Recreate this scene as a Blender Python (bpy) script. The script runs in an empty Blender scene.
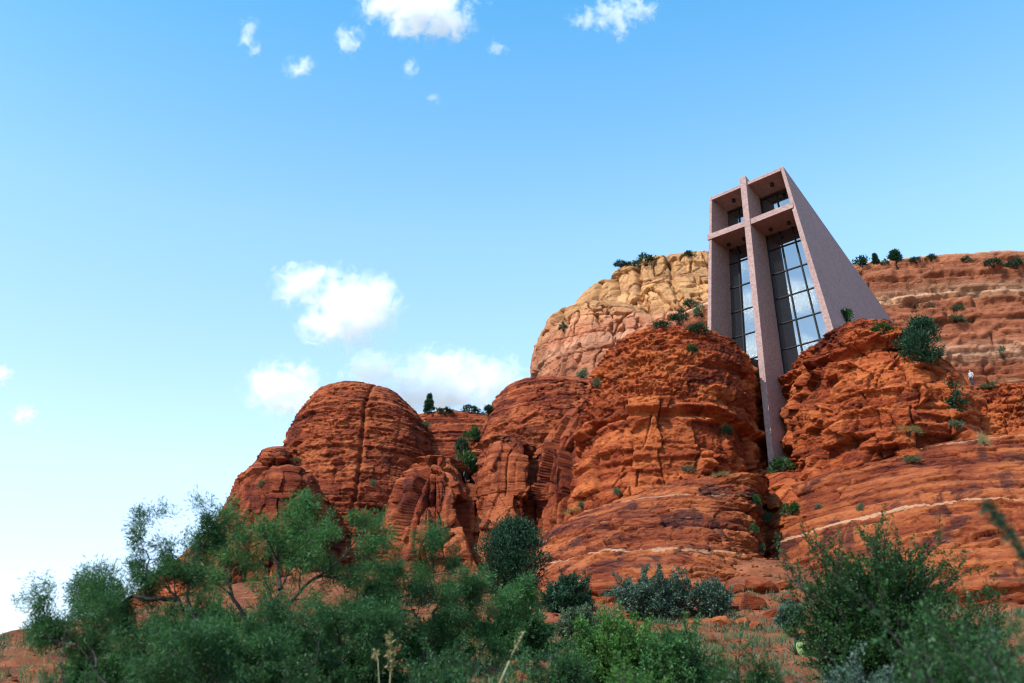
import bpy, math, random
import numpy as np
from mathutils import Vector, Matrix

# ------------------------------------------------------------------ camera
scene = bpy.context.scene
PITCH = math.radians(24.0)
CAM = np.array([0.0, 0.0, 1.6])
FPX = 35.0 / 36.0 * 1024.0
cam_d = bpy.data.cameras.new("camera")
cam_d.lens = 35.0
cam_d.sensor_width = 36.0
cam_d.clip_start = 0.1
cam_d.clip_end = 30000.0
cam_d.dof.use_dof = True
cam_d.dof.focus_distance = 85.0
cam_d.dof.aperture_fstop = 0.95
cam = bpy.data.objects.new("camera", cam_d)
scene.collection.objects.link(cam)
cam.location = CAM
cam.rotation_euler = (math.pi / 2 + PITCH, 0, 0)
scene.camera = cam

# ------------------------------------------------------------------ light
SUN_AZ = np.array([-0.73, -0.683])          # horizontal direction towards the sun
SUN_EL = math.radians(43.0)
world = bpy.data.worlds.new("World")
scene.world = world
world.use_nodes = True
nt = world.node_tree
nt.nodes.clear()
wo = nt.nodes.new("ShaderNodeOutputWorld")
bg = nt.nodes.new("ShaderNodeBackground")
sky = nt.nodes.new("ShaderNodeTexSky")
sky.sky_type = 'NISHITA'
sky.sun_disc = False
sky.sun_elevation = SUN_EL
sky.sun_rotation = math.atan2(SUN_AZ[0], SUN_AZ[1])
sky.altitude = 1300.0
sky.air_density = 1.0
sky.dust_density = 0.15
sky.ozone_density = 1.0
bg.inputs['Strength'].default_value = 0.15
# colour of this day's sky: pale milky blue low down, clear cyan-blue overhead
_tc = nt.nodes.new("ShaderNodeTexCoord")
_sp = nt.nodes.new("ShaderNodeSeparateXYZ")
nt.links.new(_tc.outputs['Generated'], _sp.inputs[0])
_rm = nt.nodes.new("ShaderNodeValToRGB")
_rm.color_ramp.elements[0].position = 0.0
_rm.color_ramp.elements[0].color = (0.66, 0.56, 0.50, 1)
_rm.color_ramp.elements[1].position = 0.80
_rm.color_ramp.elements[1].color = (0.14, 0.88, 0.99, 1)
_e = _rm.color_ramp.elements.new(0.28)
_e.color = (1.08, 0.97, 0.86, 1)
_e = _rm.color_ramp.elements.new(0.50)
_e.color = (0.90, 1.06, 1.0, 1)
nt.links.new(_sp.outputs['Z'], _rm.inputs[0])
_mx = nt.nodes.new("ShaderNodeMix")
_mx.data_type = 'RGBA'
_mx.blend_type = 'MULTIPLY'
_mx.inputs[0].default_value = 1.0
nt.links.new(sky.outputs[0], _mx.inputs[6])
nt.links.new(_rm.outputs[0], _mx.inputs[7])
_sc = nt.nodes.new("ShaderNodeVectorMath")
_sc.operation = 'SCALE'
_sc.inputs['Scale'].default_value = 2.15
nt.links.new(_mx.outputs[2], _sc.inputs[0])
nt.links.new(_sc.outputs[0], bg.inputs['Color'])
nt.links.new(bg.outputs[0], wo.inputs['Surface'])

sun_d = bpy.data.lights.new("sun", 'SUN')
sun_d.energy = 5.0
sun_d.angle = math.radians(0.6)
sun_d.color = (1.0, 0.93, 0.83)
sun = bpy.data.objects.new("sun", sun_d)
scene.collection.objects.link(sun)
_s = Vector((SUN_AZ[0] * math.cos(SUN_EL), SUN_AZ[1] * math.cos(SUN_EL), math.sin(SUN_EL)))
sun.rotation_euler = (-_s).to_track_quat('-Z', 'Y').to_euler()
sun.location = (-60, -60, 90)

scene.view_settings.view_transform = 'Standard'
scene.view_settings.look = 'None'
scene.view_settings.exposure = 0.45
scene.view_settings.gamma = 1.0
scene.view_settings.use_curve_mapping = False
scene.render.engine = 'CYCLES'
cy = scene.cycles
cy.use_denoising = True
cy.filter_width = 1.25
cy.max_bounces = 8
cy.diffuse_bounces = 3
cy.glossy_bounces = 3
cy.transmission_bounces = 3
cy.transparent_max_bounces = 8
cy.volume_bounces = 9
cy.volume_step_rate = 1.0
cy.volume_max_steps = 256

# ------------------------------------------------------------------ helpers
COL = scene.collection
_ct, _st = math.cos(PITCH), math.sin(PITCH)


def ray(px, py):
    a = (px - 512.0) / FPX
    b = (341.5 - py) / FPX
    return np.array([a, _ct - b * _st, _st + b * _ct])


def at(px, py, Y):
    """world point seen at a picture position, Y metres in front of the viewer"""
    r = ray(px, py)
    return CAM + r * (Y / r[1])


def tag(o, label=None, cat=None, group=None, kind=None):
    if label:
        o['label'] = label
    if cat:
        o['category'] = cat
    if group:
        o['group'] = group
    if kind:
        o['kind'] = kind
    return o


def empty(name, loc, rz=0.0):
    o = bpy.data.objects.new(name, None)
    COL.objects.link(o)
    o.location = loc
    o.rotation_euler = (0, 0, rz)
    o.empty_display_size = 0.3
    return o


def np_mesh(name, V, F, smooth=False, attrs=None, tris=None):
    """V (n,3); F (m,4) quads and/or tris (k,3)"""
    me = bpy.data.meshes.new(name)
    V = np.asarray(V, dtype=np.float32)
    loops = []
    starts = []
    pos = 0
    if F is not None and len(F):
        F = np.asarray(F, dtype=np.int32)
        loops.append(F.reshape(-1))
        starts.append(np.arange(len(F)) * F.shape[1])
        pos = F.size
    if tris is not None and len(tris):
        T = np.asarray(tris, dtype=np.int32)
        loops.append(T.reshape(-1))
        starts.append(pos + np.arange(len(T)) * 3)
    loops = np.concatenate(loops)
    starts = np.concatenate(starts)
    me.vertices.add(len(V))
    me.vertices.foreach_set('co', V.reshape(-1))
    me.loops.add(len(loops))
    me.loops.foreach_set('vertex_index', loops)
    me.polygons.add(len(starts))
    me.polygons.foreach_set('loop_start', starts.astype(np.int32))
    me.update(calc_edges=True)
    if smooth:
        me.polygons.foreach_set('use_smooth', np.ones(len(starts), dtype=bool))
    for k, a in (attrs or {}).items():
        at_ = me.attributes.new(k, 'FLOAT', 'POINT')
        at_.data.foreach_set('value', np.asarray(a, dtype=np.float32))
    me.validate()
    return me


def link(name, me, mat, parent=None):
    o = bpy.data.objects.new(name, me)
    COL.objects.link(o)
    if mat is not None:
        me.materials.clear()
        me.materials.append(mat)
    if parent is not None:
        o.parent = parent
    return o


def poly_mesh(name, verts, faces):
    me = bpy.data.meshes.new(name)
    me.from_pydata([tuple(v) for v in verts], [], faces)
    me.update()
    return me


# ------------------------------------------------------------------ numpy noise
def _h(ix, iy, iz, seed):
    h = (ix.astype(np.uint32) * np.uint32(374761393) + iy.astype(np.uint32) * np.uint32(668265263)
         + iz.astype(np.uint32) * np.uint32(2147483647) + np.uint32((seed * 974634777) & 0xffffffff))
    h = (h ^ (h >> np.uint32(13))) * np.uint32(1274126177)
    h = (h ^ (h >> np.uint32(16))) * np.uint32(2246822519)
    h = h ^ (h >> np.uint32(15))
    return (h & np.uint32(0xffffff)).astype(np.float32) / np.float32(0xffffff)


def vnoise(x, y, z, seed=0):
    x0 = np.floor(x); y0 = np.floor(y); z0 = np.floor(z)
    fx = (x - x0).astype(np.float32); fy = (y - y0).astype(np.float32); fz = (z - z0).astype(np.float32)
    ix = x0.astype(np.int64); iy = y0.astype(np.int64); iz = z0.astype(np.int64)
    u = fx * fx * fx * (fx * (fx * 6 - 15) + 10)
    v = fy * fy * fy * (fy * (fy * 6 - 15) + 10)
    w = fz * fz * fz * (fz * (fz * 6 - 15) + 10)
    out = 0
    for dz in (0, 1):
        for dy in (0, 1):
            a = _h(ix, iy + dy, iz + dz, seed); b = _h(ix + 1, iy + dy, iz + dz, seed)
            t = a + (b - a) * u
            out = out + t * (v if dy else 1 - v) * (w if dz else 1 - w)
    return out * 2 - 1


def fbm(x, y, z, seed=0, octv=4, gain=0.5):
    a, f, s = 1.0, 1.0, 0.0
    tot = 0.0
    for i in range(octv):
        s = s + a * vnoise(x * f + 7.3 * i, y * f - 3.1 * i, z * f + 1.7 * i, seed + i)
        tot += a
        a *= gain
        f *= 2.03
    return s / tot


def worley3(x, y, z, seed, grad=0.5):
    """nearest-cell facets: returns plane offset and edge distance"""
    ix = np.floor(x).astype(np.int64); iy = np.floor(y).astype(np.int64); iz = np.floor(z).astype(np.int64)
    f1 = np.full(x.shape, 9.0, np.float32); f2 = f1.copy(); val = np.zeros(x.shape, np.float32)
    for dx in (-1, 0, 1):
        for dy in (-1, 0, 1):
            for dz in (-1, 0, 1):
                cx, cy_, cz = ix + dx, iy + dy, iz + dz
                px = cx + _h(cx, cy_, cz, seed); py = cy_ + _h(cx, cy_, cz, seed + 1); pz = cz + _h(cx, cy_, cz, seed + 2)
                ex, ey, ez = x - px, y - py, z - pz
                d = (ex * ex + ey * ey + ez * ez).astype(np.float32)
                r = _h(cx, cy_, cz, seed + 3) - 0.5
                g1 = _h(cx, cy_, cz, seed + 4) - 0.5; g2 = _h(cx, cy_, cz, seed + 5) - 0.5; g3 = _h(cx, cy_, cz, seed + 6) - 0.5
                pl = (r + 2 * grad * (ex * g1 + ey * g2 + ez * g3)).astype(np.float32)
                m = d < f1
                f2 = np.where(m, f1, np.minimum(f2, d))
                val = np.where(m, pl, val)
                f1 = np.where(m, d, f1)
    return val, np.sqrt(f2) - np.sqrt(f1)


def worley2(x, y, layer, seed):
    ix = np.floor(x).astype(np.int64); iy = np.floor(y).astype(np.int64)
    f1 = np.full(x.shape, 9.0, np.float32); f2 = f1.copy(); val = np.zeros(x.shape, np.float32)
    for dx in (-1, 0, 1):
        for dy in (-1, 0, 1):
            cx, cy_ = ix + dx, iy + dy
            px = cx + 0.15 + 0.7 * _h(cx, cy_, layer, seed); py = cy_ + 0.15 + 0.7 * _h(cx, cy_, layer, seed + 1)
            d = ((x - px) ** 2 + (y - py) ** 2).astype(np.float32)
            r = _h(cx, cy_, layer, seed + 2)
            m = d < f1
            f2 = np.where(m, f1, np.minimum(f2, d))
            val = np.where(m, r, val)
            f1 = np.where(m, d, f1)
    return val, np.sqrt(f2) - np.sqrt(f1)


def sstep(a, b, x):
    t = np.clip((x - a) / (b - a), 0, 1)
    return t * t * (3 - 2 * t)


# ------------------------------------------------------------------ materials
def new_mat(name):
    m = bpy.data.materials.new(name)
    m.use_nodes = True
    m.node_tree.nodes.clear()
    return m, m.node_tree


class NG:
    def __init__(s, nt):
        s.nt = nt

    def n(s, typ, **kw):
        nd = s.nt.nodes.new(typ)
        for k, v in kw.items():
            setattr(nd, k, v)
        return nd

    def l(s, a, b):
        s.nt.links.new(a, b)

    def setin(s, sock, v):
        if isinstance(v, bpy.types.NodeSocket):
            s.l(v, sock)
        else:
            sock.default_value = v

    def math(s, op, a, b=None, c=None, clamp=False):
        nd = s.n('ShaderNodeMath', operation=op, use_clamp=clamp)
        s.setin(nd.inputs[0], a)
        if b is not None:
            s.setin(nd.inputs[1], b)
        if c is not None:
            s.setin(nd.inputs[2], c)
        return nd.outputs[0]

    def vmath(s, op, a, b=None):
        nd = s.n('ShaderNodeVectorMath', operation=op)
        s.setin(nd.inputs[0], a)
        if b is not None:
            s.setin(nd.inputs[1], b)
        return nd.outputs[1] if op in ('LENGTH', 'DISTANCE', 'DOT_PRODUCT') else nd.outputs[0]

    def noise(s, vec, scale, detail=4, rough=0.5, dist=0.0):
        nd = s.n('ShaderNodeTexNoise')
        s.l(vec, nd.inputs['Vector'])
        nd.inputs['Scale'].default_value = scale
        nd.inputs['Detail'].default_value = detail
        nd.inputs['Roughness'].default_value = rough
        nd.inputs['Distortion'].default_value = dist
        return nd.outputs['Fac']

    def ramp(s, fac, stops, interp='LINEAR'):
        nd = s.n('ShaderNodeValToRGB')
        nd.color_ramp.interpolation = interp
        els = nd.color_ramp.elements
        while len(els) < len(stops):
            els.new(0.5)
        for e, (p, c) in zip(els, stops):
            e.position = p
            e.color = (*c, 1) if len(c) == 3 else c
        s.l(fac, nd.inputs[0])
        return nd.outputs[0]

    def mix(s, fac, a, b, mode='MIX'):
        nd = s.n('ShaderNodeMix', data_type='RGBA', blend_type=mode)
        s.setin(nd.inputs[0], fac)
        for i, v in ((6, a), (7, b)):
            if isinstance(v, bpy.types.NodeSocket):
                s.l(v, nd.inputs[i])
            else:
                nd.inputs[i].default_value = (*v, 1)
        return nd.outputs[2]

    def maprange(s, v, a, b, c=0.0, d=1.0, smooth=True):
        nd = s.n('ShaderNodeMapRange')
        if smooth:
            nd.interpolation_type = 'SMOOTHSTEP'
        s.l(v, nd.inputs[0])
        for i, x in enumerate((a, b, c, d)):
            nd.inputs[i + 1].default_value = x
        return nd.outputs[0]

    def scale(s, vec, xyz):
        nd = s.n('ShaderNodeMapping')
        s.l(vec, nd.inputs[0])
        nd.inputs['Scale'].default_value = xyz
        return nd.outputs[0]

    def bump(s, h, strength, dist, normal=None):
        nd = s.n('ShaderNodeBump')
        nd.inputs['Strength'].default_value = strength
        nd.inputs['Distance'].default_value = dist
        s.l(h, nd.inputs['Height'])
        if normal is not None:
            s.l(normal, nd.inputs['Normal'])
        return nd.outputs[0]

    def out(s, shader, vol=False):
        o = s.n('ShaderNodeOutputMaterial')
        s.l(shader, o.inputs['Volume' if vol else 'Surface'])


def rock_mat(name, dark, mid, light, veins=(), varnish=0.5, zbands=None, grain=1.0, vein_col=(0.44, 0.26, 0.155)):
    m, t = new_mat(name)
    g = NG(t)
    pos = g.n('ShaderNodeNewGeometry').outputs['Position']
    blk = g.n('ShaderNodeAttribute', attribute_name='blk').outputs['Fac']
    lay = g.n('ShaderNodeAttribute', attribute_name='lay').outputs['Fac']
    big = g.noise(pos, 0.12, 5, 0.6, 0.4)
    med = g.noise(g.scale(pos, (1, 1, 2.2)), 0.7, 6, 0.65, 0.3)
    f = g.math('ADD', g.math('MULTIPLY', big, 0.55), g.math('MULTIPLY', med, 0.55))
    f = g.math('ADD', f, g.math('MULTIPLY_ADD', blk, 0.22, -0.11))
    f = g.math('ADD', f, g.math('MULTIPLY_ADD', lay, 0.20, -0.10))
    col = g.ramp(f, [(0.34, dark), (0.52, mid), (0.69, light)])
    sep = g.n('ShaderNodeSeparateXYZ')
    g.l(pos, sep.inputs[0])
    z = sep.outputs['Z']
    if zbands:
        wob = g.math('MULTIPLY_ADD', g.noise(pos, 0.09, 4, 0.6), zbands['wob'], -0.5 * zbands['wob'])
        zz = g.math('ADD', z, wob)
        fz = g.maprange(zz, zbands['z0'], zbands['z1'], 0, 1, smooth=False)
        zc = g.ramp(fz, zbands['stops'])
        v = g.math('MULTIPLY_ADD', f, 1.5, 0.22)
        vv = g.n('ShaderNodeCombineColor')
        for i in range(3):
            g.l(v, vv.inputs[i])
        col = g.mix(1.0, zc, vv.outputs[0], 'MULTIPLY')
    # desert varnish: dark stains running down the faces, with edges of their own
    st = g.noise(g.scale(pos, (1, 1, 0.30)), 0.42, 5, 0.6, 0.5)
    sm = g.maprange(st, 0.55, 0.63)
    sm = g.math('MULTIPLY', sm, varnish)
    col = g.mix(sm, col, (0.045, 0.014, 0.013))
    # dust lying on the ledges
    up = g.n('ShaderNodeSeparateXYZ')
    g.l(g.n('ShaderNodeNewGeometry').outputs['Normal'], up.inputs[0])
    du = g.math('MULTIPLY', g.maprange(up.outputs['Z'], 0.55, 0.9), g.maprange(g.noise(pos, 0.8, 4, 0.6), 0.35, 0.6))
    col = g.mix(g.math('MULTIPLY', du, 0.20), col, tuple(min(1, c * 1.1 + 0.012) for c in light))
    # pale broken beds following the strata
    pb = g.noise(g.scale(pos, (0.10, 0.10, 1.5)), 1.0, 4, 0.6, 0.4)
    pm = g.math('MULTIPLY', g.maprange(pb, 0.60, 0.66), g.maprange(g.noise(pos, 0.3, 4, 0.65), 0.48, 0.62))
    col = g.mix(g.math('MULTIPLY', pm, 0.30), col, tuple(min(1, c * 1.1 + 0.04) for c in light))
    # pale lichen / dust freckles
    fr = g.maprange(g.noise(pos, 3.1, 3, 0.7), 0.63, 0.74)
    col = g.mix(g.math('MULTIPLY', fr, 0.28), col, tuple(min(1, c * 1.3 + 0.02) for c in light))
    dk = g.maprange(g.noise(g.scale(pos, (1, 1, 1.6)), 1.7, 5, 0.7), 0.57, 0.70)
    col = g.mix(g.math('MULTIPLY', dk, 0.45), col, tuple(c * 0.45 for c in dark))
    for (vz, vw, vs, tilt, brk) in veins:
        w2 = g.math('MULTIPLY_ADD', g.noise(pos, 0.14, 3, 0.5), 1.6, -0.8)
        w3 = g.math('MULTIPLY_ADD', g.noise(pos, 1.3, 3, 0.6), 0.34, -0.17)
        zz = g.math('ADD', g.math('ADD', z, w2), w3)
        zz = g.math('MULTIPLY_ADD', sep.outputs['X'], tilt, zz)
        d = g.math('ABSOLUTE', g.math('SUBTRACT', zz, vz))
        ww = g.math('MULTIPLY', g.maprange(g.noise(pos, 0.8, 5, 0.7), 0.36 + 0.12 * brk, 0.68), vw * 1.7)
        mk = g.math('MULTIPLY', g.math('LESS_THAN', d, ww), vs)
        col = g.mix(mk, col, vein_col)
    bs = g.n('ShaderNodeBsdfPrincipled')
    bs.inputs['Roughness'].default_value = 0.92
    bs.inputs['Specular IOR Level'].default_value = 0.15
    g.l(col, bs.inputs['Base Color'])
    h1 = g.noise(g.scale(pos, (1, 1, 2.5)), 1.6, 9, 0.68, 0.2)
    h2 = g.noise(g.scale(pos, (1, 1, 5.0)), 0.9, 6, 0.62)
    n1 = g.bump(h1, 0.85, 0.28 * grain)
    n2 = g.bump(h2, 0.5, 0.25 * grain, n1)
    n2 = g.bump(g.noise(g.scale(pos, (1, 1, 1.5)), 4.5, 6, 0.7), 0.9, 0.12 * grain, n2)
    g.l(n2, bs.inputs['Normal'])
    g.out(bs.outputs[0])
    return m


def simple_mat(name, c1, c2, scale=3.0, rough=0.8, bump=0.0, spec=0.3, detail=5, bdist=0.02):
    m, t = new_mat(name)
    g = NG(t)
    pos = g.n('ShaderNodeTexCoord').outputs['Object']
    f = g.noise(pos, scale, detail, 0.6)
    col = g.ramp(f, [(0.3, c1), (0.7, c2)])
    bs = g.n('ShaderNodeBsdfPrincipled')
    bs.inputs['Roughness'].default_value = rough
    bs.inputs['Specular IOR Level'].default_value = spec
    g.l(col, bs.inputs['Base Color'])
    if bump:
        g.l(g.bump(f, bump, bdist), bs.inputs['Normal'])
    g.out(bs.outputs[0])
    return m


def leaf_mat(name, c1, c2, trans=0.35, tint=(0.10, 0.22, 0.04)):
    m, t = new_mat(name)
    g = NG(t)
    rnd = g.n('ShaderNodeAttribute', attribute_name='rnd').outputs['Fac']
    pos = g.n('ShaderNodeTexCoord').outputs['Object']
    f = g.math('ADD', g.math('MULTIPLY', rnd, 0.6), g.math('MULTIPLY', g.noise(pos, 1.3, 2), 0.4))
    col = g.ramp(f, [(0.2, c1), (0.75, c2)])
    d = g.n('ShaderNodeBsdfDiffuse')
    g.l(col, d.inputs[0])
    tr = g.n('ShaderNodeBsdfTranslucent')
    tc = g.mix(0.5, col, tint)
    g.l(tc, tr.inputs[0])
    mx = g.n('ShaderNodeMixShader')
    mx.inputs[0].default_value = trans
    g.l(d.outputs[0], mx.inputs[1])
    g.l(tr.outputs[0], mx.inputs[2])
    gl = g.n('ShaderNodeBsdfGlossy')
    gl.inputs['Roughness'].default_value = 0.45
    gl.inputs['Color'].default_value = (0.6, 0.7, 0.75, 1)
    m2 = g.n('ShaderNodeMixShader')
    m2.inputs[0].default_value = 0.015
    g.l(mx.outputs[0], m2.inputs[1])
    g.l(gl.outputs[0], m2.inputs[2])
    g.out(m2.outputs[0])
    return m


RED_D, RED_M, RED_L = (0.074, 0.013, 0.007), (0.238, 0.046, 0.015), (0.415, 0.112, 0.034)
MR = {}
MR['dome'] = rock_mat('red_sandstone_rubble', RED_D, RED_M, RED_L, varnish=0.35)
MR['far'] = rock_mat('red_sandstone_layers', (0.074, 0.014, 0.009), (0.208, 0.043, 0.017), (0.345, 0.096, 0.036), varnish=0.45, grain=1.2)
MR['apron'] = rock_mat('red_slickrock', (0.070, 0.013, 0.008), (0.195, 0.042, 0.015), (0.345, 0.100, 0.033), varnish=0.85,
                       veins=((13.9, 0.10, 0.8, 0.0, -0.8), (17.1, 0.05, 0.45, 0.0, 0.9), (19.4, 0.08, 0.6, 0.0, 0.0)))
MR['apron_r'] = rock_mat('red_slickrock_banded', (0.070, 0.013, 0.008), (0.195, 0.042, 0.015), (0.345, 0.100, 0.033), varnish=0.8,
                         veins=((16.9, 0.11, 0.85, 0.0, -1.0), (22.6, 0.07, 0.6, 0.0, 0.2)))
MR['tan'] = rock_mat('tan_cliff_sandstone', (0.2, 0.1, 0.05), (0.4, 0.22, 0.1), (0.6, 0.4, 0.2), varnish=0.3, grain=1.0,
                     zbands=dict(z0=47, z1=88, wob=5, stops=[(0.0, (0.27, 0.085, 0.040)), (0.38, (0.33, 0.125, 0.066)), (0.44, (0.40, 0.19, 0.11)), (0.50, (0.33, 0.125, 0.066)),
                                                               (0.58, (0.37, 0.165, 0.085)), (0.66, (0.36, 0.175, 0.074)), (0.78, (0.40, 0.215, 0.092)), (0.84, (0.32, 0.150, 0.066)), (0.89, (0.38, 0.200, 0.088)), (1.0, (0.37, 0.200, 0.090))]))
MR['tan_r'] = rock_mat('banded_cliff_sandstone', (0.2, 0.1, 0.05), (0.4, 0.22, 0.1), (0.6, 0.4, 0.2), varnish=0.35, grain=1.2,
                       zbands=dict(z0=36, z1=79, wob=1.4, stops=[(0.0, (0.21, 0.060, 0.028)), (0.18, (0.25, 0.078, 0.038)), (0.21, (0.42, 0.23, 0.14)), (0.25, (0.24, 0.080, 0.040)),
                                                                (0.36, (0.27, 0.092, 0.045)), (0.385, (0.43, 0.25, 0.15)), (0.42, (0.26, 0.088, 0.044)), (0.50, (0.29, 0.105, 0.052)), (0.525, (0.45, 0.275, 0.165)),
                                                                (0.57, (0.27, 0.098, 0.050)), (0.66, (0.30, 0.115, 0.058)), (0.685, (0.44, 0.275, 0.16)), (0.72, (0.29, 0.112, 0.056)), (0.79, (0.33, 0.145, 0.072)),
                                                                (0.82, (0.43, 0.27, 0.145)), (0.86, (0.31, 0.135, 0.068)), (0.90, (0.43, 0.265, 0.135)), (1.0, (0.43, 0.27, 0.135))]))

# ------------------------------------------------------------------ rock formations
LAYER_CACHE = {}


def layers(seed, t0, t1):
    k = (seed, t0, t1)
    if k not in LAYER_CACHE:
        r = np.random.RandomState(seed)
        th = t0 + (t1 - t0) * r.rand(900) ** 1.6
        e = np.concatenate([[-60.0], -60.0 + np.cumsum(th)])
        LAYER_CACHE[k] = (e, r.rand(len(e)))
    return LAYER_CACHE[k]


def strata(P, seed, t0, t1, warp, wfreq, groove, gw):
    z = P[:, 2] + warp * fbm(P[:, 0] * wfreq, P[:, 1] * wfreq, P[:, 2] * wfreq * 0.5, seed, 3)
    e, r = layers(seed, t0, t1)
    i = np.clip(np.searchsorted(e, z) - 1, 0, len(e) - 2)
    th = e[i + 1] - e[i]
    g = 1 - np.clip((z - e[i]) / (1.6 * gw), 0, 1)
    gt = 1 - np.clip((e[i + 1] - z) / (0.35 * gw), 0, 1)
    dep = 0.25 + 1.5 * r[(i * 7 + 3) % len(r)] ** 2
    return i, r[i], groove * dep * (g + 0.2 * gt * gt), (z - e[i]) / th


def butte(name, label, mat, Yc, left, right, front, back=None, nexp=2.3, res=1.7, zbot=0.0, seed=1, fit=True, sty=None, nrow=None):
    """A closed solid of stacked cross-sections.  left/right: outline points, front: [(py at Yc, radius towards viewer)]"""
    sty = sty or {}
    left = sorted(left, key=lambda p: -p[1]); right = sorted(right, key=lambda p: -p[1])
    top_py = min(left[-1][1], right[-1][1])
    L = np.array([at(px, py, Yc) for px, py in left]); R = np.array([at(px, py, Yc) for px, py in right])
    Fz = np.array([at(512, py, Yc)[2] for py, _ in front]); Fr = np.array([r for _, r in front])
    o = np.argsort(Fz); Fz, Fr = Fz[o], Fr[o]
    ztop = max(L[-1, 2], R[-1, 2]) - 0.02
    zz = np.concatenate([np.linspace(zbot, ztop - 2.0, 240), ztop - 2.0 * np.linspace(1, 0, 160)[1:] ** 2])
    lx = np.interp(zz, L[:, 2], L[:, 0]); rx = np.interp(zz, R[:, 2], R[:, 0])
    hw = np.maximum((rx - lx) / 2, 0.15); cx = (rx + lx) / 2
    fr = np.interp(zz, Fz, Fr)
    br = fr if back is None else np.interp(zz, Fz, np.array([b for b in back])[o])
    # never let the depth outgrow a closing top
    cap = sstep(0, 1, np.clip((ztop - zz) / max(1.0, sty.get('caph', 3.0)), 0, 1)) ** 0.5
    fr = np.maximum(fr * (0.12 + 0.88 * cap), 0.15); br = np.maximum(br * (0.12 + 0.88 * cap), 0.15)
    s = np.concatenate([[0], np.cumsum(np.sqrt(np.diff(zz) ** 2 + np.diff(hw) ** 2 + np.diff(fr) ** 2))])
    pxm = FPX / (Yc * 1.05)
    vis_h = s[-1]
    nr = nrow or int(min(520, max(60, vis_h * pxm * res)))
    si = np.linspace(0, s[-1], nr)
    zz2, hw2, cx2, fr2, br2 = (np.interp(si, s, a) for a in (zz, hw, cx, fr, br))
    wpx = 2 * hw.max() * pxm
    nf = int(min(sty.get('nfmax', 760), max(60, wpx * res * 1.25)))
    nb = max(16, nf // 6)
    th = np.concatenate([np.linspace(-math.pi, 0, nf, endpoint=False), np.linspace(0, math.pi, nb, endpoint=False)])
    c, sn = np.cos(th), np.sin(th)
    cc = np.sign(c) * np.abs(c) ** (2 / nexp); ss = np.sign(sn) * np.abs(sn) ** (2 / nexp)
    X = cx2[:, None] + hw2[:, None] * cc[None]
    Yv = Yc + np.where(ss[None] < 0, fr2[:, None], br2[:, None]) * ss[None]
    Z = np.repeat(zz2[:, None], len(th), 1)
    X = X + sty.get('skew', 0.0) * np.where(ss[None] < 0, -ss[None], 0)
    if fit:   # settle the summit so that the skyline seen from the road lies where the photograph shows it
        for _ in range(3):
            dy = Yv; b = ((Z - CAM[2]) * _ct - dy * _st) / (dy * _ct + (Z - CAM[2]) * _st)
            py = 341.5 - b * FPX
            err = top_py - py.min()
            k = sstep(zbot, ztop, Z)
            Z = Z - np.clip(err, -60, 60) * (Yc * 1.25 / FPX) * k
    P = np.stack([X, Yv, Z], -1)

    def normals(P):
        du = np.gradient(P, axis=0); dv = (np.roll(P, -1, 1) - np.roll(P, 1, 1))
        n = np.cross(dv, du)
        n /= np.linalg.norm(n, axis=-1, keepdims=True) + 1e-9
        return n
    N = normals(P)
    if N[nr // 2, nf // 2, 1] > 0:
        N = -N
    p = P.reshape(-1, 3); n = N.reshape(-1, 3)
    x, y, z = p[:, 0], p[:, 1], p[:, 2]
    # 1 big swells: buttresses and gullies
    a = sty.get('swell', 1.2); fq = sty.get('swell_f', 0.09)
    d = a * fbm(x * fq, y * fq, z * fq * sty.get('swell_v', 0.45), seed, 4)
    rid = sty.get('rib', 0.0)
    if rid:
        q = fbm(x * 0.28, y * 0.28, z * 0.05, seed + 31, 3)
        d = d - rid * np.clip(1 - np.abs(q) / 0.10, 0, 1) ** 1.5
    hb = n * np.array([1, 1, sty.get('upn', 0.5)])
    p = p + hb * d[:, None]
    bz = sty.get('bz')
    calm = 1.0 if not bz else 1 - sty.get('calm', 0.55) * sstep(bz[0] - 1.2, bz[0], p[:, 2]) * (1 - sstep(bz[1], bz[1] + 1.2, p[:, 2]))
    # 2 strata
    lay = np.zeros(len(p)); blk = np.zeros(len(p)); d = np.zeros(len(p))
    for (ls, t0, t1, warp, prot, groove, gw) in sty.get('strata', ((11, 0.5, 2.4, 1.2, 0.5, 0.35, 0.16),)):
        i, r, g, u = strata(p, ls, t0, t1, warp, 0.06, groove, gw)
        m = 0.55 + 0.45 * vnoise(x * 0.1 + 9, y * 0.1, z * 0.15, seed + ls)
        d = d + (prot * (r - 0.5) * 2 - g) * m * calm
        lay = r
    # 3 joint blocks
    for (bw, amp, groove, ls, t0, t1) in sty.get('blocks', ((1.6, 0.45, 0.3, 11, 0.5, 2.4),)):
        i, r, g, u = strata(p, ls, t0, t1, 1.0, 0.06, 0, 0.1)
        wx = x + 0.35 * vnoise(x * 0.6, y * 0.6, z * 0.6, seed + 5)
        v, e = worley2(wx / bw, y / bw, i, seed + 7)
        msk = sstep(-0.25, 0.25, fbm(x * 0.12, y * 0.12, z * 0.2, seed + 70 + ls, 2) + sty.get('bmask', 0.1))
        if bz:
            msk = msk * sstep(bz[0] - 1.2, bz[0], z) * (1 - sstep(bz[1], bz[1] + 1.2, z))
        d = d + msk * (amp * (v - 0.5) * 2 - groove * np.clip(1 - e / 0.06, 0, 1))
        blk = v
    # 4 chunky fracture facets
    for (cs, amp, gr) in sty.get('facets', ((1.3, 0.5, 0.5),)):
        v, e = worley3(x / cs, y / cs, z / (cs * sty.get('fz', 0.75)), seed + 17, gr)
        msk = sstep(-0.35, 0.3, fbm(x * 0.15, y * 0.15, z * 0.15, seed + 90, 2) + sty.get('fmask', 0.15))
        d = d + amp * v * (0.35 + 0.65 * msk) * (calm if cs < 1 else 1)
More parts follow.
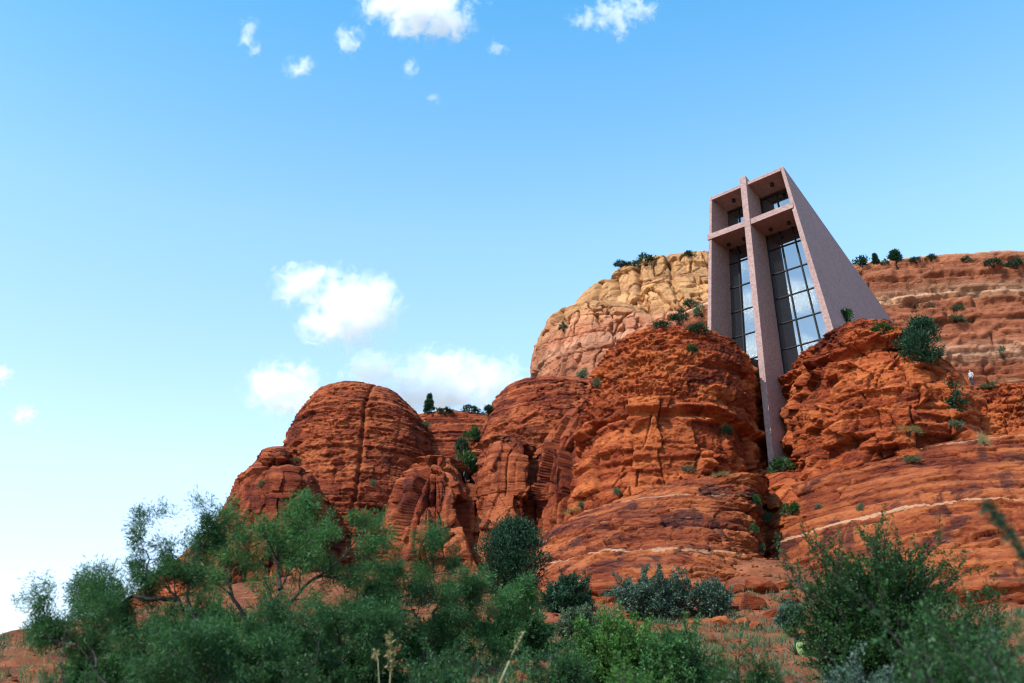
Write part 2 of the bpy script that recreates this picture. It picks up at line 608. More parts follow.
    for (xc, dep, w) in sty.get('cracks', ()):
        q = x - xc + 0.8 * fbm(x * 0, y * 0.1, z * 0.15, seed + 60, 3)
        d = d - dep * np.exp(-(q / w) ** 2)
    for (lz, dep, w) in sty.get('ledges', ()):
        zl = z - lz + 1.3 * fbm(x * 0.09, y * 0.09, z * 0, seed + 55, 3)
        d = d - dep * np.exp(-(zl / w) ** 2) * (0.4 + 0.6 * sstep(-0.3, 0.2, vnoise(x * 0.2, y * 0.2, z * 0, seed + 56)))
        d = d + 0.6 * dep * np.exp(-((zl - 1.5 * w) / w) ** 2)
    for (fq2, amp) in sty.get('fine', ((1.1, 0.16),)):
        d = d + amp * fbm(x * fq2, y * fq2, z * fq2 * 1.6, seed + 3, 4, 0.6)
    hb = n * np.array([1, 1, sty.get('upn2', 0.35)])
    p = p + hb * d[:, None]
    nc = len(th)
    ii, jj = np.meshgrid(np.arange(nr - 1), np.arange(nc), indexing='ij')
    j2 = (jj + 1) % nc
    F = np.stack([ii * nc + jj, ii * nc + j2, (ii + 1) * nc + j2, (ii + 1) * nc + jj], -1).reshape(-1, 4)
    top = p[(nr - 1) * nc:].mean(0); bot = p[:nc].mean(0)
    V = np.vstack([p, top[None], bot[None]])
    jt = np.arange(nc); t1_ = (nr - 1) * nc
    T = np.concatenate([np.stack([t1_ + jt, t1_ + (jt + 1) % nc, np.full(nc, len(p))], -1),
                        np.stack([(jt + 1) % nc, jt, np.full(nc, len(p) + 1)], -1)])
    at_ = {'blk': np.append(blk, [0, 0]), 'lay': np.append(lay, [0, 0])}
    me = np_mesh(name, V, F, smooth=sty.get('smooth', False), attrs=at_, tris=T)
    ob = link(name, me, MR[mat])
    tag(ob, label, 'rock formation', None, 'structure')
    return ob


DOME = dict(swell=0.55, swell_f=0.12, upn=0.3, upn2=0.15, strata=((11, 0.4, 1.9, 1.0, 0.34, 0.42, 0.16), (12, 0.15, 0.5, 0.6, 0.10, 0.10, 0.06)),
            blocks=((1.9, 0.42, 0.22, 11, 0.4, 1.9),), facets=((1.5, 0.55, 0.6), (0.6, 0.36, 0.7), (0.32, 0.20, 0.7)), fz=0.55, fine=((1.6, 0.10),))
LAYERED = dict(upn2=0.15, swell=1.3, swell_f=0.08, rib=0.12, strata=((21, 0.3, 1.6, 1.2, 0.34, 0.40, 0.13), (22, 0.15, 0.5, 0.6, 0.12, 0.14, 0.06)),
               blocks=((2.6, 0.22, 0.08, 21, 0.3, 1.6),), facets=((2.2, 0.4, 0.6), (0.7, 0.26, 0.6)), fz=0.45, fine=((1.0, 0.2),), bmask=-0.1)
PILLAR = dict(caph=0.8, upn=0.1, upn2=0.06, swell=0.8, swell_f=0.16, swell_v=0.10, rib=1.2, strata=((21, 0.6, 3.2, 1.0, 0.10, 0.22, 0.10), (22, 0.15, 0.5, 0.6, 0.05, 0.06, 0.06)),
              blocks=((2.6, 0.55, 0.45, 23, 2.5, 7.0),), bmask=0.5, facets=((3.0, 1.15, 1.0), (1.1, 0.35, 0.9)), fz=2.4, fmask=0.5, fine=((1.6, 0.07),))
SLICK = dict(swell=0.7, swell_f=0.09, swell_v=1.0, upn=1.0, upn2=0.3, strata=((31, 0.4, 2.0, 1.1, 0.42, 0.42, 0.15), (32, 0.15, 0.5, 0.6, 0.12, 0.12, 0.05)),
             blocks=((3.2, 0.45, 0.16, 31, 0.4, 2.0),), facets=((1.8, 0.40, 0.6), (0.6, 0.22, 0.7)), fz=0.4, fine=((0.9, 0.13),), bmask=0.1, fmask=0.1)
CLIFF = dict(swell=1.8, swell_f=0.05, swell_v=0.12, upn=0.1, upn2=0.04, rib=1.3, strata=((41, 2.0, 7.0, 1.0, 0.45, 0.8, 0.3), (42, 0.5, 1.6, 0.5, 0.16, 0.26, 0.13)),
             blocks=((8.5, 0.9, 1.2, 43, 6.0, 13.0), (3.4, 0.20, 0.35, 41, 2.0, 7.0)), bmask=0.6, facets=((2.4, 0.28, 0.6), (1.0, 0.26, 0.7)), fz=1.2, fine=((0.8, 0.14),))
CLIFFR = dict(swell=2.0, swell_f=0.04, swell_v=0.4, upn=0.2, upn2=0.08, strata=((51, 0.7, 3.2, 1.2, 0.75, 0.7, 0.3), (52, 0.35, 1.0, 0.6, 0.26, 0.28, 0.12)),
              blocks=((6.5, 0.5, 0.5, 51, 0.7, 3.2),), facets=((2.6, 0.28, 0.6), (0.9, 0.26, 0.7)), fz=0.4, fine=((0.8, 0.14),))

QUICK = False
# back cliffs
butte('cliff', 'tall tan sandstone cliff with vertical cracks behind the chapel on the left', 'tan', 175,
      [(535, 420), (552, 372), (566, 330), (570, 312), (574, 296), (580, 283), (597, 272), (625, 262), (660, 257), (700, 251)],
      [(860, 420), (845, 330), (830, 290), (805, 264), (770, 253), (700, 251)],
      [(420, 40), (330, 27), (300, 22), (250, 18)], nexp=2.6, zbot=25, seed=3, sty=dict(CLIFF, caph=6, cracks=((17.2, 3.0, 0.6), (21.8, 1.8, 0.45), (27.5, 1.5, 0.4))), res=1.5)
butte('cliff', 'salmon rounded lower cliff tier left of the tan cliff', 'tan', 160,
      [(525, 470), (532, 420), (537, 375), (538, 345), (549, 317), (560, 308), (580, 300)],
      [(720, 470), (700, 400), (690, 350), (660, 330), (630, 306), (580, 300)],
      [(470, 30), (380, 20), (330, 15), (300, 9)], nexp=2.4, zbot=20, seed=5, sty=dict(CLIFF, rib=1.5), res=1.5)
butte('cliff', 'banded red and tan cliff on the right skyline behind the chapel', 'tan_r', 195,
      [(560, 450), (600, 400), (650, 330), (690, 285), (740, 262), (800, 254), (945, 251)],
      [(1260, 450), (1250, 400), (1235, 330), (1205, 285), (1150, 264), (1050, 256), (945, 251)],
      [(450, 95), (400, 78), (340, 55), (300, 38), (275, 30), (251, 26)], back=[90, 78, 60, 50, 45, 40], nexp=3.6, zbot=20, seed=8, sty=dict(CLIFFR, caph=4, nfmax=1050), res=1.5, nrow=600)
# left group
butte('rock_saddle', 'low red rock saddle between the two left domes', 'far', 128,
      [(370, 620), (385, 500), (392, 425), (400, 415), (450, 412)], [(560, 620), (545, 500), (530, 425), (515, 414), (450, 412)],
      [(620, 30), (500, 18), (440, 14), (412, 10)], nexp=3, zbot=12, seed=12, sty=LAYERED)
butte('rock_dome', 'large rounded layered red rock dome at the far left', 'far', 116,
      [(286, 640), (288, 560), (290, 500), (293, 460), (298, 440), (307, 422), (320, 403), (335, 391), (365, 384)],
      [(456, 640), (446, 560), (440, 520), (436, 460), (428, 428), (413, 410), (398, 393), (382, 386), (365, 384)],
      [(640, 17), (545, 14), (470, 12), (430, 10.5), (400, 8), (384, 5)], nexp=2.4, zbot=10, seed=14, sty=dict(LAYERED, cracks=((-16.5, 0.6, 0.2),)))
butte('rock_shoulder', 'stepped left shoulder of the far left red dome', 'far', 113,
      [(120, 640), (160, 600), (190, 574), (216, 546), (224, 528), (236, 506), (240, 492), (257, 480), (263, 466), (277, 452), (287, 444)],
      [(360, 640), (345, 560), (325, 490), (308, 458), (297, 447), (287, 444)],
      [(640, 20), (545, 13), (470, 9), (444, 5)], nexp=2.1, zbot=10, seed=15, sty=dict(LAYERED, swell=1.0))
butte('rock_buttress', 'red buttress leaning on the far left dome, lit on its left side', 'far', 99,
      [(205, 660), (222, 600), (238, 560), (252, 515), (262, 482), (272, 466), (292, 457)],
      [(345, 660), (335, 600), (330, 545), (324, 490), (314, 466), (292, 457)],
      [(660, 13), (560, 11), (490, 9), (457, 7.5)], nexp=2.6, zbot=9, seed=16, sty=PILLAR)
butte('rock_buttress', 'small low red buttress at the foot of the far left dome', 'far', 104,
      [(170, 660), (190, 600), (207, 560), (222, 530), (236, 512)],
      [(285, 660), (275, 600), (268, 560), (255, 525), (236, 512)],
      [(660, 9), (560, 7), (512, 3)], nexp=2.2, zbot=9, seed=17, sty=PILLAR)
butte('rock_pillar', 'upright red rock pillar with shaded right side left of the middle dome', 'far', 98,
      [(372, 660), (386, 600), (394, 560), (400, 515), (407, 488), (417, 465), (430, 455), (442, 454)],
      [(505, 660), (492, 600), (482, 545), (476, 500), (470, 474), (458, 458), (442, 454)],
      [(660, 14), (560, 12), (490, 10), (454, 8)], nexp=2.6, zbot=8, seed=19, sty=PILLAR)
butte('rock_dome', 'middle red rock dome with thin layers below the tan cliff', 'far', 108,
      [(440, 660), (456, 600), (464, 540), (470, 490), (479, 450), (488, 425), (497, 402), (512, 388), (535, 380), (562, 378)],
      [(690, 660), (670, 560), (660, 450), (640, 410), (610, 384), (562, 378)],
      [(660, 16), (540, 12), (450, 10), (400, 7), (378, 5)], nexp=2.3, zbot=8, seed=22, sty=LAYERED)
butte('rock_buttress', 'red buttress with a cracked face below the middle dome', 'far', 98,
      [(448, 660), (460, 600), (468, 530), (474, 475), (483, 447), (505, 436)],
      [(560, 660), (552, 600), (546, 520), (540, 468), (530, 446), (505, 436)],
      [(660, 11), (540, 9), (470, 8), (436, 6)], nexp=2.3, zbot=8, seed=25, sty=PILLAR)
butte('rock_buttress', 'smooth red wall joining the middle dome to the chapel dome', 'far', 95,
      [(520, 660), (526, 560), (532, 490), (540, 440), (556, 408), (585, 394)],
      [(690, 660), (670, 540), (650, 440), (620, 402), (585, 394)],
      [(660, 12), (540, 10), (450, 8), (394, 6)], nexp=2.3, zbot=8, seed=28, sty=PILLAR)
# chapel rocks
butte('rock_dome', 'rubbly red rock dome directly left of the chapel cross', 'dome', 80,
      [(555, 600), (565, 545), (574, 500), (584, 450), (592, 410), (600, 382), (611, 362), (626, 348), (645, 334), (670, 327)],
      [(774, 600), (763, 520), (757, 460), (756, 420), (757, 395), (756, 372), (744, 352), (730, 341), (712, 333), (690, 328), (670, 327)],
      [(600, 13), (500, 10.5), (430, 9.5), (380, 8.5), (350, 7.5), (327, 6)], nexp=2.3, zbot=8, seed=33, sty=dict(DOME, skew=-2.0, blocks=((2.8, 0.6, 0.45, 14, 1.2, 3.4),), bz=(18, 27.5), bmask=0.5, ledges=((27.2, 0.8, 0.30), (23.4, 0.3, 0.2))), res=1.9)
butte('rock_ledge', 'dark red layered ledge under the path at the right edge', 'dome', 92,
      [(900, 560), (915, 450), (925, 400), (940, 386), (1000, 380)], [(1300, 560), (1290, 450), (1280, 400), (1200, 383), (1000, 380)],
      [(560, 18), (450, 11), (400, 9), (380, 7)], nexp=4, zbot=8, seed=39, sty=dict(DOME, blocks=((2.5, 0.5, 0.4, 11, 0.5, 2.6),)), res=1.4)
butte('rock_dome', 'rubbly red rock dome with big tilted blocks right of the chapel cross', 'dome', 77,
      [(766, 600), (776, 520), (783, 470), (786, 430), (787, 398), (789, 370), (794, 350), (808, 335), (822, 324), (838, 319)],
      [(985, 600), (962, 500), (945, 440), (932, 404), (914, 386), (892, 368), (870, 351), (853, 334), (834, 319)],
      [(600, 14), (500, 12.5), (430, 11.5), (380, 10), (345, 8.5), (319, 6.5)], nexp=2.35, zbot=8, seed=36,
      sty=dict(DOME, strata=((13, 0.6, 2.6, 1.4, 0.34, 0.45, 0.2), (12, 0.15, 0.5, 0.6, 0.10, 0.10, 0.06)), blocks=((2.8, 0.6, 0.45, 15, 1.0, 3.0),), bmask=0.5, skew=0.6, bz=(20, 31), facets=((2.4, 0.75, 0.9), (0.65, 0.34, 0.7), (0.32, 0.18, 0.7)), ledges=((31.5, 0.6, 0.3),)), res=1.9)
butte('rock_slope', 'rounded banded slickrock slope below the left chapel dome', 'apron', 75,
      [(455, 640), (490, 590), (508, 560), (525, 537), (560, 515), (600, 497), (640, 484), (680, 473), (705, 469)],
      [(728, 640), (738, 560), (746, 510), (750, 488), (742, 474), (705, 469)],
      [(640, 24), (585, 17), (540, 13), (500, 9.5), (469, 7)], nexp=2.1, zbot=4, seed=41, sty=dict(SLICK, caph=1.5, skew=2.0), res=1.9)
butte('rock_slope', 'banded slickrock slope below the right chapel dome with white seam', 'apron_r', 72,
      [(690, 640), (725, 590), (742, 560), (756, 530), (768, 500), (776, 482), (786, 468), (830, 453), (900, 440), (960, 432)],
      [(1500, 640), (1450, 560), (1400, 500), (1300, 450), (1150, 434), (960, 432)],
      [(640, 27), (590, 22), (540, 17.5), (490, 12.5), (450, 9), (432, 6.5)], nexp=2.2, zbot=4, seed=44, sty=dict(SLICK, caph=1.5), res=1.9)
butte('rock_ledge', 'rock filling the cleft behind the shaft of the cross', 'dome', 84,
      [(715, 600), (726, 500), (732, 430), (738, 392), (746, 376), (757, 370)], [(808, 600), (800, 500), (796, 430), (788, 392), (776, 376), (757, 370)],
      [(600, 6), (500, 5), (430, 4.5), (370, 3.5)], nexp=2.8, zbot=8, seed=52, sty=dict(DOME, swell=0.4, caph=1.0), res=1.4)
butte('rock_ledge', 'small rock step carrying the foot of the cross', 'dome', 78.5,
      [(715, 640), (728, 560), (744, 500), (752, 478), (762, 468), (778, 464)], [(845, 640), (835, 560), (818, 500), (802, 478), (790, 467), (778, 464)],
      [(640, 17), (560, 13), (500, 6.5), (464, 3)], nexp=2.3, zbot=8, seed=49, sty=dict(DOME, swell=0.3, facets=((1.2, 0.3, 0.6),)), res=1.4)
butte('rock_mound', 'low dark red mound at the lower left edge', 'far', 80,
      [(-120, 700), (-60, 672), (0, 656), (14, 651), (27, 647)], [(120, 700), (72, 668), (50, 660), (46, 650), (27, 647)],
      [(700, 10), (670, 7), (647, 3)], nexp=2.3, zbot=0, seed=47, sty=LAYERED)


# ------------------------------------------------------------------ ground
def ground_z(x, y):
    x = np.asarray(x, float); y = np.asarray(y, float)
    yy = np.maximum(y - 7, 0)
    s = 0.238 * np.where(yy < 110, yy - 3 * (1 - np.exp(-yy / 3.0)), 110 + (yy - 110) * 0.1)
    fall = 1 - 0.74 * sstep(8, 48, -x - 0.10 * y) - 0.25 * sstep(60, 200, -x)
    far = 1 - sstep(200, 700, y)
    s = s * fall * (0.2 + 0.8 * far) * (1 - 0.8 * sstep(150, 500, np.abs(x)))
    s = s + 2.4 * np.exp(-((x - 14.3) / 5.0) ** 2 - ((y - 57.5) / 8.5) ** 2)   # debris fan below the gully
    return s


def build_ground():
    a = np.concatenate([-np.geomspace(4000, 60, 40), np.linspace(-58, 58, 420), np.geomspace(60, 4000, 40)])
    b = np.concatenate([np.linspace(-4000, -60, 12), np.linspace(-50, 4, 20), np.linspace(4.5, 75, 420), np.linspace(76, 140, 60), np.geomspace(145, 6000, 40)])
    X, Y = np.meshgrid(a, b)
    Z = ground_z(X, Y)
    near = np.exp(-((np.maximum(np.hypot(X, Y) - 60, 0)) / 50) ** 2)
    Z = Z + near * sstep(4, 14, Y) * (0.5 * fbm(X * 0.15, Y * 0.15, X * 0, 61, 4) + 0.16 * fbm(X * 0.9, Y * 0.9, X * 0, 62, 4, 0.6))
    v, e = worley3(X.ravel() / 0.9, Y.ravel() / 0.9, Z.ravel() * 0 + 0.5, 66, 0.6)
    Z = Z + (near * sstep(6, 14, Y)) * 0.22 * np.maximum(v.reshape(X.shape), 0)
    V = np.stack([X, Y, Z], -1).reshape(-1, 3)
    nr, nc = X.shape
    ii, jj = np.meshgrid(np.arange(nr - 1), np.arange(nc - 1), indexing='ij')
    F = np.stack([ii * nc + jj, ii * nc + jj + 1, (ii + 1) * nc + jj + 1, (ii + 1) * nc + jj], -1).reshape(-1, 4)
    m, t = new_mat('red_soil')
    g = NG(t)
    pos = g.n('ShaderNodeNewGeometry').outputs['Position']
    f = g.noise(pos, 0.5, 7, 0.65)
    col = g.ramp(f, [(0.3, (0.080, 0.026, 0.014)), (0.5, (0.17, 0.052, 0.023)), (0.7, (0.27, 0.095, 0.042))])
    dist = g.vmath('LENGTH', g.scale(pos, (1, 1, 0)))
    wood = g.math('MULTIPLY', g.maprange(dist, 110, 220), g.maprange(g.noise(pos, 0.06, 6, 0.7), 0.36, 0.52))
    col = g.mix(wood, col, (0.038, 0.052, 0.026))
    gr = g.maprange(g.noise(pos, 7.0, 4, 0.7), 0.58, 0.68)
    col = g.mix(g.math('MULTIPLY', gr, 0.4), col, (0.46, 0.24, 0.15))
    bs = g.n('ShaderNodeBsdfPrincipled')
    bs.inputs['Roughness'].default_value = 0.95
    bs.inputs['Specular IOR Level'].default_value = 0.1
    g.l(col, bs.inputs['Base Color'])
    g.l(g.bump(g.noise(pos, 3.5, 8, 0.7), 0.9, 0.15), bs.inputs['Normal'])
    g.out(bs.outputs[0])
    o = link('ground', np_mesh('ground', V, F), m)
    tag(o, 'red desert soil slope rising towards the rocks', 'ground', None, 'structure')
    return o


build_ground()

# ------------------------------------------------------------------ chapel
_u = np.array([-1312.0, 1107.0, 0.0]); _u /= np.linalg.norm(_u)
_n = np.array([-_u[1], _u[0], 0.0])
if _n[1] > 0:
    _n = -_n
P0 = at(772.5, 465, 76)


def CH(s, d, z):
    """chapel frame: s along the front, d metres behind the front, z above the foot of the cross"""
    return _u * s - _n * d + np.array([0, 0, z])


def concrete():
    m, t = new_mat('pink_aggregate_concrete')
    g = NG(t)
    pos = g.n('ShaderNodeTexCoord').outputs['Object']
    v = g.n('ShaderNodeTexVoronoi')
    g.l(pos, v.inputs['Vector'])
    v.inputs['Scale'].default_value = 7.0
    vc = g.n('ShaderNodeSeparateColor')
    g.l(v.outputs['Color'], vc.inputs[0])
    f1 = g.noise(pos, 5.5, 5, 0.75)
    f2 = g.noise(pos, 0.35, 4, 0.6)
    f = g.math('ADD', g.math('MULTIPLY', vc.outputs[0], 0.42), g.math('ADD', g.math('MULTIPLY', f1, 0.45), g.math('MULTIPLY', f2, 0.2)))
    col = g.ramp(f, [(0.25, (0.228, 0.148, 0.134)), (0.5, (0.290, 0.192, 0.174)), (0.8, (0.355, 0.245, 0.224))])
    drip = g.maprange(g.noise(g.scale(pos, (1, 1, 0.06)), 1.1, 4, 0.6), 0.55, 0.72)
    col = g.mix(g.math('MULTIPLY', drip, 0.22), col, (0.17, 0.10, 0.095))
    bs = g.n('ShaderNodeBsdfPrincipled')
    bs.inputs['Roughness'].default_value = 0.9
    bs.inputs['Specular IOR Level'].default_value = 0.2
    g.l(col, bs.inputs['Base Color'])
    g.l(g.bump(f, 0.5, 0.05), bs.inputs['Normal'])
    g.out(bs.outputs[0])
    return m


def glass_mat():
    m, t = new_mat('tinted_reflective_glass')
    g = NG(t)
    pos = g.n('ShaderNodeTexCoord').outputs['Object']
    d = g.n('ShaderNodeBsdfDiffuse')
    d.inputs[0].default_value = (0.008, 0.012, 0.016, 1)
    gl = g.n('ShaderNodeBsdfGlossy')
    gl.inputs['Roughness'].default_value = 0.0
    gl.inputs['Color'].default_value = (0.88, 0.98, 1.0, 1)
    g.l(g.bump(g.noise(pos, 0.5, 1, 0.5), 0.02, 0.03), gl.inputs['Normal'])
    mx = g.n('ShaderNodeMixShader')
    fr = g.n('ShaderNodeFresnel')
    fr.inputs['IOR'].default_value = 3.0
    g.l(fr.outputs[0], mx.inputs[0])
    g.l(d.outputs[0], mx.inputs[1])
    g.l(gl.outputs[0], mx.inputs[2])
    g.out(mx.outputs[0])
    return m


def solid(quad_front, quad_back):
    """hexahedron from two matching quads"""
    v = list(quad_front) + list(quad_back)
    return v, [(0, 1, 2, 3), (7, 6, 5, 4), (0, 4, 5, 1), (1, 5, 6, 2), (2, 6, 7, 3), (3, 7, 4, 0)]


def fix_normals(me):
    import bmesh
    bm = bmesh.new(); bm.from_mesh(me)
    bmesh.ops.recalc_face_normals(bm, faces=bm.faces)
    bm.to_mesh(me); bm.free()


def bevel(o, w):
    md = o.modifiers.new('bevel', 'BEVEL')
    md.width = w; md.segments = 2; md.limit_method = 'ANGLE'


CONC = concrete()
GLASS = glass_mat()
BRONZE = simple_mat('dark_bronze_metal', (0.004, 0.007, 0.009), (0.010, 0.014, 0.016), 4, 0.6, 0, 0.25)
DARK = simple_mat('dark_lamp_metal', (0.01, 0.008, 0.008), (0.02, 0.016, 0.015), 4, 0.6, 0, 0.3)
chapel = empty('chapel', P0)
tag(chapel, 'pink concrete chapel with a tall cross front wedged between red rock domes', 'chapel')


def cpart(name, hexa, mat, parent=chapel, bev=0.0):
    v, f = hexa
    me = poly_mesh(name, v, f)
    fix_normals(me)
    o = link(name, me, mat, parent)
    if bev:
        bevel(o, bev)
    return o


ROOF = 0.14            # fall of the roof line towards the rear
LEN = 34.0


def lw_out(z): return 3.29 + (26.11 - z) * 0.107
def lw_in(z): return lw_out(z) - (0.25 + (26.1 - z) * 0.010)
def rw_out(z): return -(4.06 + (26.36 - z) * 0.144)
def rw_in(z): return rw_out(z) + (0.29 + (26.3 - z) * 0.018)
def gdep(z): return 2.5 + (25.9 - z) * 0.055


ZB = 7.0
for so, si, k in ((lw_out, lw_in, -0.088), (rw_out, rw_in, 0.088)):
    zt = 26.11 if k < 0 else 26.36
    zr = zt - ROOF * LEN
    fq = [CH(so(ZB), 0, ZB), CH(si(ZB), 0, ZB), CH(si(zt), 0, zt), CH(so(zt), 0, zt)]
    bq = [CH(so(ZB) + k * LEN, LEN, ZB), CH(si(ZB) + k * LEN, LEN, ZB), CH(si(zr) + k * LEN, LEN, zr), CH(so(zr) + k * LEN, LEN, zr)]
    cpart('side_wall', solid(fq, bq), CONC, bev=0.03)
# roof slab between the walls (a few mm below their tops)
T = 0.14
cpart('roof', solid([CH(lw_in(26.1), 0.02, 26.10 - T), CH(rw_in(26.3), 0.02, 26.33 - T), CH(rw_in(26.3), 0.02, 26.33), CH(lw_in(26.1), 0.02, 26.10)],
                    [CH(lw_in(26.1 - ROOF * LEN) - .088 * LEN, LEN - .05, 26.10 - T - ROOF * LEN), CH(rw_in(26.3 - ROOF * LEN) + .088 * LEN, LEN - .05, 26.33 - T - ROOF * LEN),
                     CH(rw_in(26.3 - ROOF * LEN) + .088 * LEN, LEN - .05, 26.33 - ROOF * LEN), CH(lw_in(26.1 - ROOF * LEN) - .088 * LEN, LEN - .05, 26.10 - ROOF * LEN)]), CONC, bev=0.02)
cpart('fascia', solid([CH(lw_in(26.1) - .004, 0.025, 25.80), CH(rw_in(26.3) + .004, 0.025, 26.02), CH(rw_in(26.3) + .004, 0.025, 26.325), CH(lw_in(26.1) - .004, 0.025, 26.095)],
                      [CH(lw_in(26.1) - .03, 0.32, 25.78), CH(rw_in(26.3) + .03, 0.32, 26.00), CH(rw_in(26.3) + .03, 0.32, 26.19), CH(lw_in(26.1) - .03, 0.32, 25.96)]), CONC)
# rear wall
zr = 20.0
cpart('rear_wall', solid([CH(lw_in(ZB) - 2.9, LEN - .6, ZB), CH(rw_in(ZB) + 2.9, LEN - .6, ZB), CH(rw_in(zr) + 2.9, LEN - .6, zr), CH(lw_in(zr) - 2.9, LEN - .6, zr)],
                         [CH(lw_in(ZB) - 2.9, LEN - .3, ZB), CH(rw_in(ZB) + 2.9, LEN - .3, ZB), CH(rw_in(zr) + 2.9, LEN - .3, zr), CH(lw_in(zr) - 2.9, LEN - .3, zr)]), CONC)


# the cross: upright (deepens towards its foot) and arms
def bm_l(z): return 0.235 - 0.0078 * z
def bm_r(z): return -0.265 - 0.0112 * z


zu, zd = 26.78, -0.5
upv = cpart('cross_upright', solid([CH(bm_l(zd), -0.22, zd), CH(bm_r(zd), -0.22, zd), CH(bm_r(zu), -0.22, zu), CH(bm_l(zu), -0.22, zu)],
                                   [CH(bm_l(zd), 5.6, zd), CH(bm_r(zd), 5.6, zd), CH(bm_r(zu), gdep(zu) - 0.3, zu - 0.7), CH(bm_l(zu), gdep(zu) - 0.3, zu - 0.7)]), CONC, bev=0.03)
zc0, zc1 = 21.80, 22.34
for (a0, a1) in ((3.86, bm_l(22) - 0.004), (bm_r(22) + 0.004, -4.52)):
    cpart('cross_arm', solid([CH(a0, -0.10, zc0), CH(a1, -0.10, zc0 + (0.12 if a1 < -1 else 0)), CH(a1, -0.10, zc1 + (0.12 if a1 < -1 else 0)), CH(a0, -0.10, zc1)],
                             [CH(a0 - (0.5 if a0 > 1 else 0), 3.25, zc0), CH(a1 + (0.35 if a1 < -1 else 0), 3.25, zc0), CH(a1 + (0.35 if a1 < -1 else 0), 3.25, zc1), CH(a0 - (0.5 if a0 > 1 else 0), 3.25, zc1)]), CONC, bev=0.02)


def bar(v, f, A, B, hs, hd):
    """square bar from A to B (s,d,z tuples), half sizes hs along s or z, hd in depth"""
    A = np.array(A, float); B = np.array(B, float)
    k = len(v)
    ax = np.array([0, 0, 1.0]) if abs(B[0] - A[0]) > abs(B[2] - A[2]) else np.array([1.0, 0, 0])
    dd = np.array([0, 1.0, 0])
    for P in (A, B):
        for sx, sy in ((-1, -1), (1, -1), (1, 1), (-1, 1)):
            q = P + ax * hs * sx + dd * hd * sy
            v.append(CH(*q))
    f += [(k, k + 1, k + 2, k + 3), (k + 7, k + 6, k + 5, k + 4)] + [(k + i, k + (i + 1) % 4, k + 4 + (i + 1) % 4, k + 4 + i) for i in range(4)]


def window(sl, sr, z0, z1, cols, rows):
    """glazed bay between two side lines (functions of z)"""
    v, f = [], []
    N = 0.004

    def pt(t, z):
        return (sl(z) + (sr(z) - sl(z)) * t, gdep(z), z)
    for t in [0.012] + list(cols) + [0.988]:
        bar(v, f, pt(t, z0), pt(t, z1), 0.055, 0.09)
    ts = [0.012] + list(cols) + [0.988]
    for z in list(rows):
        for a, b in zip(ts[:-1], ts[1:]):
            A = np.array(pt(a, z)); B = np.array(pt(b, z))
            dv = (B - A) / np.linalg.norm(B - A)
            bar(v, f, A + dv * 0.057, B - dv * 0.057, 0.045, 0.07)
    me = poly_mesh('window', v, f)
    fix_normals(me)
    w = link('window', me, BRONZE, chapel)
    V = [CH(sl(z0), gdep(z0) + 0.03, z0), CH(sr(z0), gdep(z0) + 0.03, z0), CH(sr(z1), gdep(z1) + 0.03, z1), CH(sl(z1), gdep(z1) + 0.03, z1)]
    B = [CH(sl(z0), gdep(z0) + 0.05, z0), CH(sr(z0), gdep(z0) + 0.05, z0), CH(sr(z1), gdep(z1) + 0.05, z1), CH(sl(z1), gdep(z1) + 0.05, z1)]
    vv, ff = solid(V, B)
    me = poly_mesh('pane', vv, ff); fix_normals(me)
    link('pane', me, GLASS, w)
    return w


rows_low = [6.2 + 2.35 * i for i in range(7)]
window(lw_in, bm_l, 4.0, zc0, (0.34, 0.66), rows_low)
window(bm_r, rw_in, 4.0, zc0, (0.34, 0.66), rows_low)
for sl, sr in ((lw_in, bm_l), (bm_r, rw_in)):
    # the upper lights end under the sloping roof slab
    zt = 26.1 - T - ROOF * 2.75
    window(sl, sr, zc1, zt, (0.45,), (zc1 + 0.12, zc1 + 1.1, zt - 0.1))


def soffit_light(s, d, z):
    import bmesh
    bm = bmesh.new()
    bmesh.ops.create_cone(bm, cap_ends=True, segments=20, radius1=0.17, radius2=0.17, depth=0.24)
    me = bpy.data.meshes.new('soffit_light'); bm.to_mesh(me); bm.free()
    o = link('soffit_light', me, DARK, chapel)
    o.location = CH(s, d, z - 0.10)
    return o


for s in (1.55, -2.3):
    soffit_light(s, 1.3, 26.12 + (0.1 if s < 0 else 0) - T - ROOF * 1.3)
for s in (1.1, 2.7, -1.5, -3.2):
    soffit_light(s, 1.7, zc0)

# ------------------------------------------------------------------ vegetation
L_MESQ = leaf_mat('feathery_mesquite_leaves', (0.010, 0.044, 0.018), (0.050, 0.130, 0.042), 0.38)
L_MESQ2 = leaf_mat('bright_mesquite_leaves', (0.018, 0.074, 0.026), (0.080, 0.195, 0.058), 0.40)
L_JUN = leaf_mat('dark_juniper_scales', (0.007, 0.026, 0.016), (0.024, 0.062, 0.032), 0.12)
L_CREO = leaf_mat('glossy_creosote_leaves', (0.007, 0.032, 0.010), (0.030, 0.084, 0.020), 0.25)
L_LIME = leaf_mat('yellow_green_leaves', (0.024, 0.088, 0.018), (0.085, 0.190, 0.034), 0.35)
L_SAGE = leaf_mat('grey_blue_sage_leaves', (0.030, 0.062, 0.044), (0.085, 0.135, 0.100), 0.2)
L_GREY = leaf_mat('grey_green_scrub_leaves', (0.034, 0.066, 0.034), (0.100, 0.130, 0.070), 0.2)
L_GRASS = leaf_mat('green_grass_blades', (0.045, 0.095, 0.035), (0.14, 0.20, 0.07), 0.3)
L_STRAW = leaf_mat('straw_grass_blades', (0.16, 0.14, 0.06), (0.29, 0.25, 0.11), 0.3)
BARK = simple_mat('dark_grey_bark', (0.018, 0.016, 0.016), (0.055, 0.048, 0.046), 9, 0.9, 0.6, 0.1)
BARK_W = simple_mat('weathered_stem', (0.10, 0.085, 0.075), (0.22, 0.19, 0.16), 9, 0.9, 0.4, 0.1)
